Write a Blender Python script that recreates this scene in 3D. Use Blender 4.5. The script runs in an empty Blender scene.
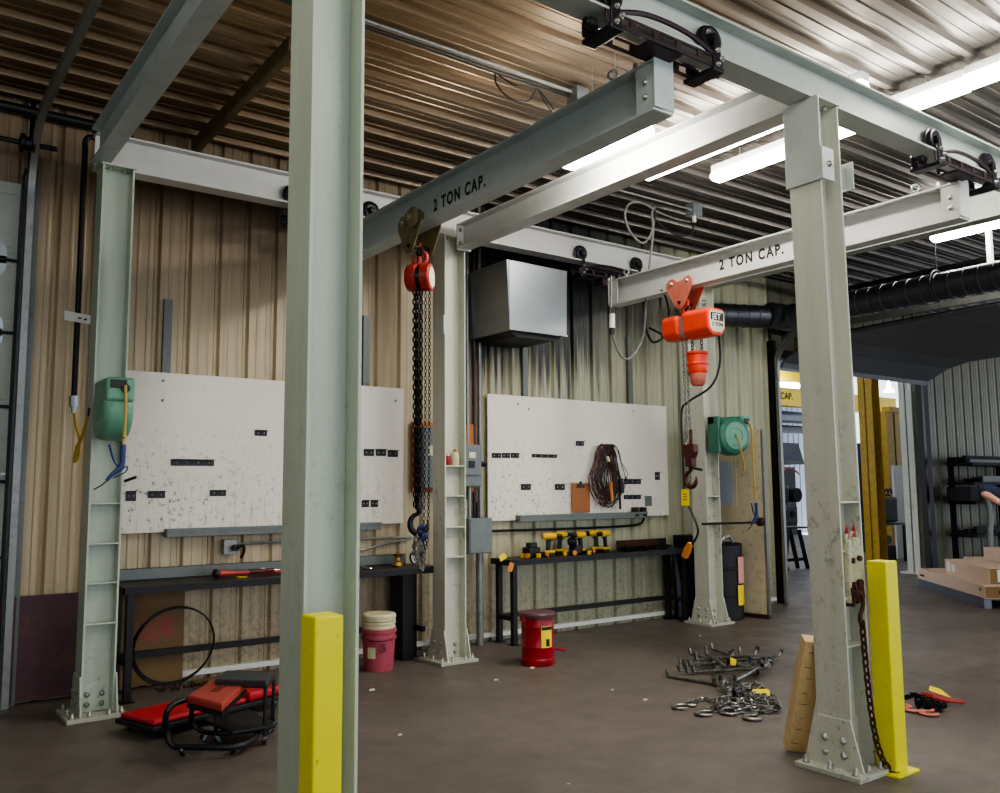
import bpy, bmesh, math, random
from mathutils import Vector, Matrix
random.seed(7)
SC = bpy.context.scene
COL = SC.collection
R = math.radians
PI = math.pi

# ---------------------------------------------------------------- camera model (also used to turn measured points into world coordinates)
FPX, YAW, PITCH, ROLL, CH = 870.5, R(36.09), R(6.11), R(-0.412), 1.6
_fw = Vector((math.sin(YAW)*math.cos(PITCH), math.cos(YAW)*math.cos(PITCH), math.sin(PITCH)))
_r0 = Vector((math.cos(YAW), -math.sin(YAW), 0)); _u0 = _r0.cross(_fw)
_rt = _r0*math.cos(ROLL) + _u0*math.sin(ROLL); _up = -_r0*math.sin(ROLL) + _u0*math.cos(ROLL)
def _ray(x, y): return _fw + _rt*((x-500)/FPX) + _up*((396.5-y)/FPX)
def PZ(x, y, z=0.0):
    d = _ray(x, y); t = (z-CH)/d.z; return Vector((d.x*t, d.y*t, z))
def PY(x, y, Y):
    d = _ray(x, y); t = Y/d.y; return Vector((d.x*t, Y, CH+d.z*t))
def PX(x, y, X):
    d = _ray(x, y); t = X/d.x; return Vector((X, d.y*t, CH+d.z*t))

cam = bpy.data.cameras.new('camera'); co = bpy.data.objects.new('camera', cam); COL.objects.link(co)
cam.sensor_fit = 'HORIZONTAL'; cam.sensor_width = 36; cam.lens = FPX/1000*36; cam.clip_end = 200; cam.clip_start = .05
m = Matrix((_rt, _up, -_fw)).transposed().to_4x4(); m.translation = Vector((0, 0, CH)); co.matrix_world = m
SC.camera = co

# ---------------------------------------------------------------- materials
def _new(name):
    mt = bpy.data.materials.new(name); mt.use_nodes = True
    nt = mt.node_tree; nt.nodes.clear()
    out = nt.nodes.new('ShaderNodeOutputMaterial'); b = nt.nodes.new('ShaderNodeBsdfPrincipled')
    nt.links.new(b.outputs[0], out.inputs[0]); return mt, nt, b
def rgb(h):
    c = [int(h[i:i+2], 16)/255 for i in (0, 2, 4)]
    return tuple(x/12.92 if x <= .04045 else ((x+.055)/1.055)**2.4 for x in c) + (1,)
def N(nt, t, **k):
    n = nt.nodes.new(t)
    for a, v in k.items(): setattr(n, a, v)
    return n
def mixc(nt, fac, a, b, mode='MIX'):
    n = nt.nodes.new('ShaderNodeMix'); n.data_type = 'RGBA'; n.blend_type = mode
    for s, v in ((0, fac), (6, a), (7, b)):
        if hasattr(v, 'is_linked') or isinstance(v, bpy.types.NodeSocket): nt.links.new(v, n.inputs[s])
        else: n.inputs[s].default_value = v
    return n.outputs[2]
def noise(nt, vec, scale, detail=4, rough=.6):
    n = nt.nodes.new('ShaderNodeTexNoise'); n.inputs['Scale'].default_value = scale
    n.inputs['Detail'].default_value = detail; n.inputs['Roughness'].default_value = rough
    nt.links.new(vec, n.inputs['Vector']); return n.outputs[0]
def ramp(nt, val, lo, hi):
    n = nt.nodes.new('ShaderNodeMapRange'); n.inputs[1].default_value = lo; n.inputs[2].default_value = hi
    nt.links.new(val, n.inputs[0]); return n.outputs[0]
def mth(nt, op, a, b=0.0):
    n = nt.nodes.new('ShaderNodeMath'); n.operation = op
    for i, v in enumerate((a, b)):
        if isinstance(v, bpy.types.NodeSocket): nt.links.new(v, n.inputs[i])
        else: n.inputs[i].default_value = v
    return n.outputs[0]
def vecmap(nt, scale=(1, 1, 1), coord='Object'):
    tc = nt.nodes.new('ShaderNodeTexCoord'); mp = nt.nodes.new('ShaderNodeMapping')
    mp.inputs['Scale'].default_value = scale; nt.links.new(tc.outputs[coord], mp.inputs[0]); return mp.outputs[0]

def mat(name, col, rough=.5, metal=0., var=.18, dirt=0., dcol='2a2218', scale=5, stretch=(1, 1, 1), bump=0., lo=.52, hi=.7):
    mt, nt, b = _new(name)
    c = rgb(col) if isinstance(col, str) else col
    v = vecmap(nt, stretch)
    n1 = noise(nt, v, scale)
    dk = tuple(x*(1-var) for x in c[:3])+(1,); lt = tuple(min(1, x*(1+var)) for x in c[:3])+(1,)
    colr = mixc(nt, n1, dk, lt)
    if dirt:
        n2 = noise(nt, v, scale*2.3, 8, .7)
        f = mth(nt, 'MULTIPLY', ramp(nt, n2, lo, hi), dirt)
        colr = mixc(nt, f, colr, rgb(dcol))
    nt.links.new(colr, b.inputs['Base Color'])
    b.inputs['Roughness'].default_value = rough; b.inputs['Metallic'].default_value = metal
    if bump:
        bp = nt.nodes.new('ShaderNodeBump'); bp.inputs['Strength'].default_value = bump; bp.inputs['Distance'].default_value = .01
        nt.links.new(noise(nt, v, scale*6), bp.inputs['Height']); nt.links.new(bp.outputs[0], b.inputs['Normal'])
    return mt
def emis(name, col, s):
    mt = bpy.data.materials.new(name); mt.use_nodes = True; nt = mt.node_tree; nt.nodes.clear()
    o = nt.nodes.new('ShaderNodeOutputMaterial'); e = nt.nodes.new('ShaderNodeEmission')
    e.inputs[0].default_value = rgb(col); e.inputs[1].default_value = s; nt.links.new(e.outputs[0], o.inputs[0]); return mt

def column_mat(name, col, grime):
    mt, nt, b = _new(name); v = vecmap(nt)
    c = rgb(col)
    base = mixc(nt, noise(nt, vecmap(nt, (6, 6, .7)), 2.2), tuple(x*.8 for x in c[:3])+(1,), tuple(min(1, x*1.1) for x in c[:3])+(1,))
    sx = nt.nodes.new('ShaderNodeSeparateXYZ'); nt.links.new(v, sx.inputs[0])
    # oily hand grime between knee and head height, scuffs lower down
    g = mth(nt, 'MULTIPLY', ramp(nt, sx.outputs[2], 2.4, 1.5), ramp(nt, sx.outputs[2], .1, 1.2))
    n2 = noise(nt, v, 9, 10, .82)
    f = mth(nt, 'MULTIPLY', mth(nt, 'MULTIPLY', ramp(nt, n2, .54, .64), g), grime)
    base = mixc(nt, f, base, rgb('4a4436'))
    n3 = noise(nt, v, 33, 5, .7)
    g3 = ramp(nt, sx.outputs[2], .8, 0.)
    base = mixc(nt, mth(nt, 'MULTIPLY', ramp(nt, n3, .6, .68), mth(nt, 'ADD', mth(nt, 'MULTIPLY', g3, .8), .12)), base, rgb('3a3026'))
    nt.links.new(base, b.inputs['Base Color']); b.inputs['Roughness'].default_value = .45
    return mt
M = {}
M['col'] = column_mat('green_grey_steel_paint', 'bac4b4', .22)
M['colw'] = column_mat('light_steel_paint', 'c8c9ba', .6)
M['beam'] = mat('grey_beam_paint', 'b3bab3', .42, var=.1, dirt=.25, dcol='77776c', scale=2)
M['bridge'] = mat('blue_grey_bridge_paint', 'b8c2c0', .4, var=.1, dirt=.3, dcol='667070', scale=2)
M['bridgew'] = mat('light_bridge_paint', 'c9c9c6', .4, var=.06, dirt=.2, dcol='8d8d85', scale=2)
M['yellow'] = mat('safety_yellow_paint', 'e9e000', .42, var=.06, dirt=.75, dcol='5b4f0c', scale=9, lo=.64, hi=.72)
M['plate'] = mat('worn_base_plate', 'b3b4a6', .6, var=.12, dirt=.7, dcol='4b4136', scale=14, lo=.55, hi=.7)
M['bolt'] = mat('zinc_bolt', 'a8aaa4', .35, .7, dirt=.4, scale=40)
M['black'] = mat('black_painted_steel', '16171a', .45, var=.3)
M['blackp'] = mat('black_plastic', '101113', .5, var=.2)
M['bench'] = mat('dark_bench_steel', '1d1c1f', .5, .2, var=.3, dirt=.5, dcol='3a2c22', scale=5)
M['benchtop'] = mat('oily_bench_top', '2b2422', .42, .2, var=.3, dirt=.5, dcol='4a3a2e', scale=4)
M['iron'] = mat('dark_iron', '2c2b31', .35, .6, var=.3, dirt=.5, dcol='46302a', scale=16)
M['truck'] = mat('dark_purple_brown_truck_iron', '3a2a30', .5, .4, var=.3, dirt=.5, dcol='1a161a', scale=8)
M['galv'] = mat('galvanised_steel', 'a6adb2', .33, .75, var=.14, scale=4)
M['galvd'] = mat('dull_galvanised_duct', '55585f', .36, .7, var=.15, scale=5)
M['chain'] = mat('steel_chain', '8e8c88', .3, .85, var=.3, dirt=.5, dcol='241f1a', scale=30)
M['chaind'] = mat('black_chain', '1b1b1c', .35, .7, var=.3)
M['rust'] = mat('rusty_chain', '4a2d20', .7, .4, var=.3, dirt=.6, dcol='1f1511', scale=30)
M['red'] = mat('red_hoist_paint', 'a8352c', .4, var=.12, dirt=.4, dcol='4e1712', scale=10)
M['orange'] = mat('orange_hoist_paint', 'f0472a', .35, var=.06, dirt=.25, dcol='932a1a', scale=8)
M['salmon'] = mat('faded_salmon_trolley_paint', 'c9705c', .5, var=.12, dirt=.5, dcol='5d3a31', scale=14)
M['tan'] = mat('olive_tan_cast_trolley', '7b6f4e', .5, .2, var=.2, dirt=.6, dcol='2a251c', scale=14)
M['maroonb'] = mat('maroon_hook_block', '4d2220', .5, .2, var=.2, dirt=.5, dcol='180d0c', scale=16)
M['green'] = mat('green_reel_enamel', '6aa086', .35, var=.1, dirt=.35, dcol='20503c', scale=8)
M['greend'] = mat('dark_green_reel_enamel', '3b7560', .35, var=.12, dirt=.35, dcol='163a2b', scale=8)
M['hosey'] = mat('yellow_air_hose', 'b89a3c', .45, var=.1)
M['bluep'] = mat('blue_plastic', '26356e', .4, var=.1)
M['brass'] = mat('brass', 'b99a55', .3, .8, var=.1)
M['cablegrey'] = mat('grey_cable_jacket', '70706c', .5, var=.1)
M['redcan'] = mat('red_can_enamel', '9c0f22', .33, var=.12, dirt=.3, dcol='3f0a10', scale=9)
M['lid'] = mat('dusty_maroon_lid', '5e4044', .45, .1, var=.15, dirt=.4, dcol='3a2a2c', scale=9)
M['pink'] = mat('scuffed_pink_red_bucket', 'a94a5a', .55, var=.15, dirt=.6, dcol='5c2830', scale=12)
M['cream'] = mat('cream_plastic', 'cfc7a2', .5, var=.08, dirt=.4, dcol='8c8462', scale=12)
M['pad'] = mat('red_vinyl_pad', 'b5202c', .42, var=.1, dirt=.25, dcol='5c1218', scale=6)
M['padf'] = mat('faded_red_vinyl_pad', 'a94438', .5, var=.12, dirt=.45, dcol='6c2822', scale=9)
M['chrome'] = mat('chrome', 'c8c8c8', .2, .95, var=.05)
M['wood'] = mat('raw_timber', 'cdb283', .65, var=.12, dirt=.5, dcol='8f7346', scale=4, stretch=(5, 5, 1))
M['ply'] = mat('old_plywood', '6f5636', .7, var=.2, dirt=.5, dcol='3a2b1c', scale=3)
M['orangeb'] = mat('orange_varnished_board', 'a9682c', .5, var=.15, dirt=.3, dcol='5a3517', scale=4)
M['clipb'] = mat('brown_hardboard', '9c6238', .6, var=.1)
M['elec'] = mat('grey_electrical_enamel', '6f7677', .45, var=.08, dirt=.4, dcol='44484a', scale=6)
M['conduit'] = mat('steel_conduit', '8b8c8a', .4, .6, var=.12, dirt=.4, dcol='4c4438', scale=8)
M['tagy'] = mat('yellow_tag_vinyl', 'f4d800', .45, var=.04)
M['white'] = mat('white_enamel', 'd8d8d2', .5, var=.05, dirt=.2, dcol='8e8c80', scale=6)
M['drilly'] = mat('yellow_tool_plastic', 'e3b510', .45, var=.08, dirt=.25, dcol='6a5210', scale=20)
M['orangep'] = mat('orange_plastic', 'd0863c', .45, var=.1, dirt=.3, dcol='5c2c10', scale=20)
M['card'] = mat('cardboard', 'd2b69f', .75, var=.07, dirt=.2, dcol='8f7158', scale=3)
M['cardd'] = mat('brown_cardboard_end', '8a6a44', .75, var=.08)
M['pallet'] = mat('pale_wrapped_pallet', '777a82', .35, .4, var=.4, scale=14)
M['maroon'] = mat('maroon_primer_steel_sheet', '4c3136', .5, .2, var=.25, dirt=.7, dcol='6b4b38', scale=2.2, lo=.5, hi=.72)
M['ycol'] = mat('dirty_yellow_column_paint', 'b8942a', .5, var=.15, dirt=.6, dcol='4a380f', scale=7)
M['yfar'] = mat('bright_yellow_girder', 'f0cc10', .5, var=.05)
M['mach'] = mat('grey_machine_enamel', '565a66', .45, .1, var=.12, dirt=.3, dcol='26282e', scale=7)
M['skin'] = mat('skin', 'c4907c', .55, var=.06)
M['navy'] = mat('navy_cotton', '1c2640', .85, var=.12, scale=9)
M['denim'] = mat('dark_denim', '232a38', .85, var=.12, scale=9)
M['hair'] = mat('dark_hair', '1d1612', .7, var=.2, scale=40)
M['doorp'] = mat('tan_door_paint', 'c8bc9f', .5, var=.08, dirt=.5, dcol='6a6048', scale=5)
M['glassd'] = mat('pale_blue_glass_reflection', 'aab2c4', .45, 0, var=.1)
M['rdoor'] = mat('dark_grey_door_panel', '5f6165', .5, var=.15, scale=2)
M['wdoor'] = mat('off_white_door_panel', 'aeb3a8', .5, var=.08, dirt=.3, dcol='7c8078', scale=4)
M['label'] = mat('off_white_label', 'd9d4b8', .5, var=.04)
M['ink'] = mat('black_stencil_ink', '151515', .6, var=.05)
M['inkw'] = mat('white_ink', 'e8e8e4', .6, var=.03)
M['pole'] = mat('black_iron_pipe', '1b1a1a', .4, .5, var=.2)
M['tube'] = emis('fluorescent_tube_glow', 'fffbf0', 16)
M['tubed'] = emis('far_tube_glow', 'eef3ff', 22)
M['steelstrip'] = mat('grey_wireway_enamel', '6a6f6c', .4, .2, var=.1, dirt=.4, dcol='3f3c36', scale=7)
M['void'] = mat('matte_black_stock_steel', '0b0b0d', .8, var=.3)
M['pinkl'] = mat('pink_paper_label', 'd79a92', .6, var=.05)
M['rod'] = mat('bare_bent_rod', '96928c', .28, .85, var=.3, dirt=.55, dcol='1c1a18', scale=12, lo=.42, hi=.55)
M['tubeh'] = emis('bright_tube_glow', 'fffaf0', 34)
M['wood2'] = mat('aged_purlin_tan_paint', '6b5c3e', .5, .3, var=.15, dirt=.4, dcol='3c3020', scale=4)
M['redspray'] = mat('sprayed_red_marking', '8f4a42', .7, var=.3, scale=20)
M['beamclamp'] = mat('cream_painted_clamp', 'b9b596', .5, var=.15, dirt=.7, dcol='5a4f3a', scale=16)

def wall_mat():
    mt, nt, b = _new('beige_corrugated_wall'); tc = vecmap(nt)
    sx = nt.nodes.new('ShaderNodeSeparateXYZ'); nt.links.new(tc, sx.inputs[0]); X, Z = sx.outputs[0], sx.outputs[2]
    warm = mixc(nt, noise(nt, vecmap(nt, (7, 1, .35)), 3, 6), rgb('9c8b70'), rgb('c9b899'))
    cool = mixc(nt, noise(nt, vecmap(nt, (7, 1, .35)), 3, 6), rgb('8b8a72'), rgb('bdbb9f'))
    c = mixc(nt, ramp(nt, X, 4.2, 6.5), warm, cool)
    # rail beam's shade high on the left wall, painted in as brown
    c = mixc(nt, mth(nt, 'MULTIPLY', mth(nt, 'MULTIPLY', ramp(nt, Z, 2.9, 4.0), ramp(nt, X, 5, 4)), .6), c, rgb('5c4232'))
    st = noise(nt, vecmap(nt, (10, 1, .5)), 4, 8, .7)
    c = mixc(nt, mth(nt, 'MULTIPLY', ramp(nt, st, .58, .8), .22), c, rgb('574a38'))
    # soot under and around the exhaust hood
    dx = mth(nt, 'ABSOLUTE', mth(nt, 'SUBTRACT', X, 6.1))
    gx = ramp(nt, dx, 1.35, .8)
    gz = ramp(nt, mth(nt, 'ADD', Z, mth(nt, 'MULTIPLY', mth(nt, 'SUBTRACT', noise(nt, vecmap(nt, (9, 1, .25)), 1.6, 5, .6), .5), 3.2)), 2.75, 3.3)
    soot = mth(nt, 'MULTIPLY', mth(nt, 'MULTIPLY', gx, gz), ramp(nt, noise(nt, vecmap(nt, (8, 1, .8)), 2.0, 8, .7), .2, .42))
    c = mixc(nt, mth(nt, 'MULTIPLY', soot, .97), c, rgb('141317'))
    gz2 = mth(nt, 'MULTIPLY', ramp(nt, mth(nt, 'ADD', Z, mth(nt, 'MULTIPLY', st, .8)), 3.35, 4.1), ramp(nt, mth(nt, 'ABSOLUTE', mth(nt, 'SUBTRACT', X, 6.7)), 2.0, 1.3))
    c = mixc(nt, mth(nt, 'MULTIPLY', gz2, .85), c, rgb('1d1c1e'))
    # floor splash dirt
    sp = noise(nt, tc, 30, 6, .7)
    lowf = mth(nt, 'MULTIPLY', ramp(nt, Z, 1.1, .1), ramp(nt, sp, .5, .62))
    c = mixc(nt, mth(nt, 'MULTIPLY', lowf, .5), c, rgb('3a372c'))
    nt.links.new(c, b.inputs['Base Color']); b.inputs['Roughness'].default_value = .42; b.inputs['Metallic'].default_value = .1
    return mt
M['wall'] = wall_mat()
M['wallr'] = mat('shaded_olive_wall', '5f5e4b', .5, .1, var=.2, dirt=.4, dcol='3a3a2e', scale=1.3)  # olive base darkened: the right wall's shadow is put into the colour
M['farwall'] = mat('pale_far_wall', 'a3a9b6', .5, var=.15, dirt=.2, dcol='5c6270', scale=2)

def ceil_mat():
    mt, nt, b = _new('ceiling_liner_metal'); sx = nt.nodes.new('ShaderNodeSeparateXYZ'); nt.links.new(vecmap(nt), sx.inputs[0])
    n = noise(nt, vecmap(nt, (.5, 6, 1)), 3, 6)
    br = mixc(nt, n, rgb('7b654a'), rgb('a38b6c')); gr = mixc(nt, n, rgb('5b5653'), rgb('7f7974'))
    c = mixc(nt, ramp(nt, sx.outputs[0], 2.5, 6.0), br, gr)
    c = mixc(nt, mth(nt, 'MULTIPLY', ramp(nt, sx.outputs[1], 5.6, 7.9), .5), c, rgb('3c2a20'))
    nt.links.new(c, b.inputs['Base Color']); b.inputs['Roughness'].default_value = .34; b.inputs['Metallic'].default_value = .55
    return mt
M['ceil'] = ceil_mat()

def floor_mat():
    mt, nt, b = _new('worn_dark_concrete'); v = vecmap(nt)
    c = mixc(nt, noise(nt, v, .9, 8, .65), rgb('4e4742'), rgb('776d65'))
    c = mixc(nt, mth(nt, 'MULTIPLY', ramp(nt, noise(nt, v, 5, 8, .7), .45, .72), .5), c, rgb('433d39'))
    c = mixc(nt, mth(nt, 'MULTIPLY', ramp(nt, noise(nt, v, 26, 6, .7), .55, .7), .35), c, rgb('8a7d72'))
    vo = nt.nodes.new('ShaderNodeTexVoronoi'); vo.inputs['Scale'].default_value = 2.6; nt.links.new(v, vo.inputs['Vector'])
    c = mixc(nt, mth(nt, 'LESS_THAN', vo.outputs['Distance'], .022), c, rgb('cfc6b8'))
    nt.links.new(c, b.inputs['Base Color'])
    nt.links.new(ramp(nt, noise(nt, v, 3, 6), -.4, 1.35), b.inputs['Roughness'])
    bp = nt.nodes.new('ShaderNodeBump'); bp.inputs['Strength'].default_value = .25; bp.inputs['Distance'].default_value = .01
    nt.links.new(noise(nt, v, 18, 8, .7), bp.inputs['Height']); nt.links.new(bp.outputs[0], b.inputs['Normal'])
    return mt
M['floor'] = floor_mat()

def board_mat(name, x0, x1, z0, z1):
    mt, nt, b = _new(name); v = vecmap(nt); sx = nt.nodes.new('ShaderNodeSeparateXYZ'); nt.links.new(v, sx.inputs[0])
    c = mixc(nt, noise(nt, v, 1.5, 5), rgb('dcd4c6'), rgb('ebe5da'))
    low = ramp(nt, sx.outputs[2], z0+.95, z0+.25)
    left = ramp(nt, sx.outputs[0], x1-.3, x0+.2)
    sp = noise(nt, v, 24, 8, .75)
    f = mth(nt, 'MULTIPLY', ramp(nt, sp, .56, .64), mth(nt, 'MULTIPLY', mth(nt, 'ADD', mth(nt, 'MULTIPLY', low, .75), .15), mth(nt, 'ADD', mth(nt, 'MULTIPLY', left, .7), .35)))
    c = mixc(nt, f, c, rgb('3c2c20'))
    dr = noise(nt, vecmap(nt, (11, 1, 1.1)), 3, 6, .7)
    c = mixc(nt, mth(nt, 'MULTIPLY', mth(nt, 'MULTIPLY', ramp(nt, dr, .55, .7), low), .5), c, rgb('8c6f4c'))
    nt.links.new(c, b.inputs['Base Color']); b.inputs['Roughness'].default_value = .45
    return mt

# ---------------------------------------------------------------- mesh helpers
def bm_(): return bmesh.new()
def box(bm, x0, x1, y0, y1, z0, z1, mtx=None):
    vs = [bm.verts.new((x, y, z)) for x in (x0, x1) for y in (y0, y1) for z in (z0, z1)]
    if mtx is not None:
        for v in vs: v.co = mtx @ v.co
    for f in ((0, 1, 3, 2), (4, 6, 7, 5), (0, 4, 5, 1), (2, 3, 7, 6), (0, 2, 6, 4), (1, 5, 7, 3)): bm.faces.new([vs[i] for i in f])
    return bm
def B(*a, mtx=None): return box(bm_(), *a, mtx=mtx)
def frame_of(d):
    d = Vector(d).normalized(); a = Vector((0, 0, 1)) if abs(d.z) < .9 else Vector((1, 0, 0))
    u = d.cross(a).normalized(); return u, d.cross(u).normalized()
def cyl(bm, p0, p1, r, seg=16, r2=None, cap=True):
    p0, p1 = Vector(p0), Vector(p1); u, w = frame_of(p1-p0); r2 = r if r2 is None else r2
    a = [bm.verts.new(p0+(u*math.cos(t)+w*math.sin(t))*r) for t in [2*PI*i/seg for i in range(seg)]]
    b = [bm.verts.new(p1+(u*math.cos(t)+w*math.sin(t))*r2) for t in [2*PI*i/seg for i in range(seg)]]
    for i in range(seg): bm.faces.new((a[i], a[(i+1) % seg], b[(i+1) % seg], b[i]))
    if cap: bm.faces.new(a[::-1]); bm.faces.new(b)
    return bm
def smooth_path(pts, n=6):
    P = [Vector(p) for p in pts]
    if len(P) < 3: return P
    Q = [P[0]*2-P[1]]+P+[P[-1]*2-P[-2]]; o = []
    for i in range(1, len(Q)-2):
        a, b, c, d = Q[i-1:i+3]
        for k in range(n):
            t = k/n; o.append(.5*((2*b)+(c-a)*t+(2*a-5*b+4*c-d)*t*t+(3*b-a-3*c+d)*t**3))
    o.append(P[-1]); return o
def tube(bm, pts, r, seg=8, closed=False, cap=True):
    P = [Vector(p) for p in pts]; n = len(P); rr = r if isinstance(r, (list, tuple)) else [r]*n
    rings = []; u = None
    for i in range(n):
        if closed: d = P[(i+1) % n]-P[i-1]
        else: d = P[min(i+1, n-1)]-P[max(i-1, 0)]
        if d.length < 1e-9: d = Vector((0, 0, 1))
        d.normalize()
        if u is None: u, w = frame_of(d)
        else:
            u = (u-d*u.dot(d)); u = u.normalized() if u.length > 1e-6 else frame_of(d)[0]; w = d.cross(u)
        rings.append([bm.verts.new(P[i]+(u*math.cos(2*PI*k/seg)+w*math.sin(2*PI*k/seg))*rr[i]) for k in range(seg)])
    m = n if closed else n-1
    for i in range(m):
        a, b = rings[i], rings[(i+1) % n]
        for k in range(seg): bm.faces.new((a[k], a[(k+1) % seg], b[(k+1) % seg], b[k]))
    if cap and not closed: bm.faces.new(rings[0][::-1]); bm.faces.new(rings[-1])
    return bm
def prism(bm, poly, org, ux, uy, t):
    """extrude the 2-d polygon poly (in axes ux, uy at org) by the vector t"""
    org, ux, uy, t = Vector(org), Vector(ux), Vector(uy), Vector(t)
    a = [bm.verts.new(org+ux*p[0]+uy*p[1]) for p in poly]; b = [bm.verts.new(v.co+t) for v in a]
    n = len(a); bm.faces.new(a[::-1]); bm.faces.new(b)
    for i in range(n): bm.faces.new((a[i], a[(i+1) % n], b[(i+1) % n], b[i]))
    return bm
def lathe(bm, prof, c, ax=(0, 0, 1), seg=28):
    c = Vector(c); ax = Vector(ax).normalized(); u, w = frame_of(ax); rings = []
    for r, h in prof:
        rings.append([bm.verts.new(c+ax*h+(u*math.cos(2*PI*k/seg)+w*math.sin(2*PI*k/seg))*max(r, 1e-4)) for k in range(seg)])
    for a, b in zip(rings, rings[1:]):
        for k in range(seg): bm.faces.new((a[k], a[(k+1) % seg], b[(k+1) % seg], b[k]))
    bm.faces.new(rings[0][::-1]); bm.faces.new(rings[-1]); return bm
def ring(bm, c, ax, Rr, r, seg=20, ts=6, arc=(0, 2*PI)):
    c = Vector(c); u, w = frame_of(ax); full = abs(arc[1]-arc[0]-2*PI) < 1e-4
    n = seg if full else seg+1
    pts = [c+(u*math.cos(t)+w*math.sin(t))*Rr for t in [arc[0]+(arc[1]-arc[0])*i/seg for i in range(n)]]
    return tube(bm, pts, r, ts, closed=full)
def chain(bm, pts, pitch, wire, width=None, ts=5):
    """links along a polyline"""
    P = [Vector(p) for p in pts]; width = width or pitch*.62; L = pitch+2*wire
    acc = []; 
    for a, b in zip(P, P[1:]):
        d = (b-a).length; n = max(1, int(d/ (pitch/8)))
        for k in range(n): acc.append(a.lerp(b, k/n))
    acc.append(P[-1]); s = 0; cs = []; last = acc[0]; tot = 0; nxt = pitch/2
    for i in range(1, len(acc)):
        seg_ = (acc[i]-acc[i-1]).length; tot += seg_
        if tot >= nxt: cs.append((acc[i], (acc[min(i+3, len(acc)-1)]-acc[max(i-4, 0)]))); nxt += pitch
    for i, (c, d) in enumerate(cs):
        if d.length < 1e-6: continue
        d.normalize(); u, w = frame_of(d)
        if i % 2: u = w
        u = (u*math.cos(.25)+d.cross(u)*math.sin(.25))
        hl = L/2-width/2; q = []
        for k in range(5): t = -PI/2+PI*k/4; q.append(c+d*(hl+math.cos(t)*width/2*.9)+u*math.sin(t)*width/2)
        for k in range(5): t = PI/2+PI*k/4; q.append(c+d*(-hl+math.cos(t)*width/2*.9)+u*math.sin(t)*width/2)
        tube(bm, q, wire, ts, closed=True)
    return bm
def hook(bm, top, size, ax, up=(0, 0, 1)):
    """a crane hook: shank down from top, bowl in the plane of ax and up; tapering to the tip"""
    top = Vector(top); ax = Vector(ax).normalized(); up = Vector(up).normalized(); s = size
    pts = [top, top-up*s*.32]
    rs = [s*.1, s*.1]
    c = top-up*s*.72
    for k in range(13):
        t = R(80-k*23.5); pts.append(c+ax*math.cos(t)*s*.33+up*math.sin(t)*s*.36); rs.append(s*(.075+.045*math.sin(PI*k/12)) if k < 11 else s*(.08-.03*(k-10)))
    return tube(bm, pts, rs, 10)
def xform(bm, mtx):
    bmesh.ops.transform(bm, matrix=mtx, verts=bm.verts); return bm

def winv(p):
    return Matrix.Translation(-p.location) if p.type == 'EMPTY' else Matrix.Identity(4)
def obj(name, bm, m_, parent=None, smooth=False, bevel=0, label=None, cat=None, group=None, kind=None, ang=40):
    bmesh.ops.recalc_face_normals(bm, faces=bm.faces)
    me = bpy.data.meshes.new(name); bm.to_mesh(me); bm.free()
    me.materials.append(M[m_] if isinstance(m_, str) else m_)
    if smooth:
        for p in me.polygons: p.use_smooth = True
        try: me.set_sharp_from_angle(angle=R(ang))
        except Exception: pass
    o = bpy.data.objects.new(name, me); COL.objects.link(o)
    if parent is not None:
        o.parent = parent; o.matrix_parent_inverse = winv(parent)
    if bevel:
        bv = o.modifiers.new('bevel', 'BEVEL'); bv.width = bevel; bv.segments = 2; bv.limit_method = 'ANGLE'; bv.angle_limit = R(40)
    return tag(o, label, cat, group, kind)
def tag(o, label=None, cat=None, group=None, kind=None):
    if label: o['label'] = label
    if cat: o['category'] = cat
    if group: o['group'] = group
    if kind: o['kind'] = kind
    return o
def thing(name, label, cat, loc=(0, 0, 0), group=None):
    o = bpy.data.objects.new(name, None); COL.objects.link(o); o.location = loc; o.empty_display_size = .1
    return tag(o, label, cat, group)
def copy_tree(o, parent=None):
    c = o.copy(); COL.objects.link(c)
    if parent is not None: c.parent = parent
    for ch in list(o.children): copy_tree(ch, c)
    return c
def place(o, loc, rz=0, label=None, group=None, rot=None):
    o.location = loc; o.rotation_euler = rot if rot else (0, 0, rz)
    if label: o['label'] = label
    if group: o['group'] = group
    return o
def text(name, s, size, origin, xdir, ydir, m_, parent, depth=.002, spacing=1.0, bold=.0, squeeze=1.0):
    cu = bpy.data.curves.new(name, 'FONT'); cu.body = s; cu.size = size; cu.extrude = depth; cu.space_character = spacing; cu.offset = bold
    t = bpy.data.objects.new(name, cu); COL.objects.link(t)
    dg = bpy.context.evaluated_depsgraph_get(); me = bpy.data.meshes.new_from_object(t.evaluated_get(dg)); bpy.data.objects.remove(t)
    x = Vector(xdir).normalized(); y = Vector(ydir).normalized(); z = x.cross(y)
    mt = Matrix((x, y, z)).transposed().to_4x4(); mt.translation = Vector(origin); me.transform(Matrix.Diagonal((squeeze, 1, 1, 1))); me.transform(mt)
    me.materials.clear(); me.materials.append(M[m_]); o = bpy.data.objects.new(name, me); COL.objects.link(o)
    if parent is not None: o.parent = parent; o.matrix_parent_inverse = winv(parent)
    return o
_boltmesh = {}
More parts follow.
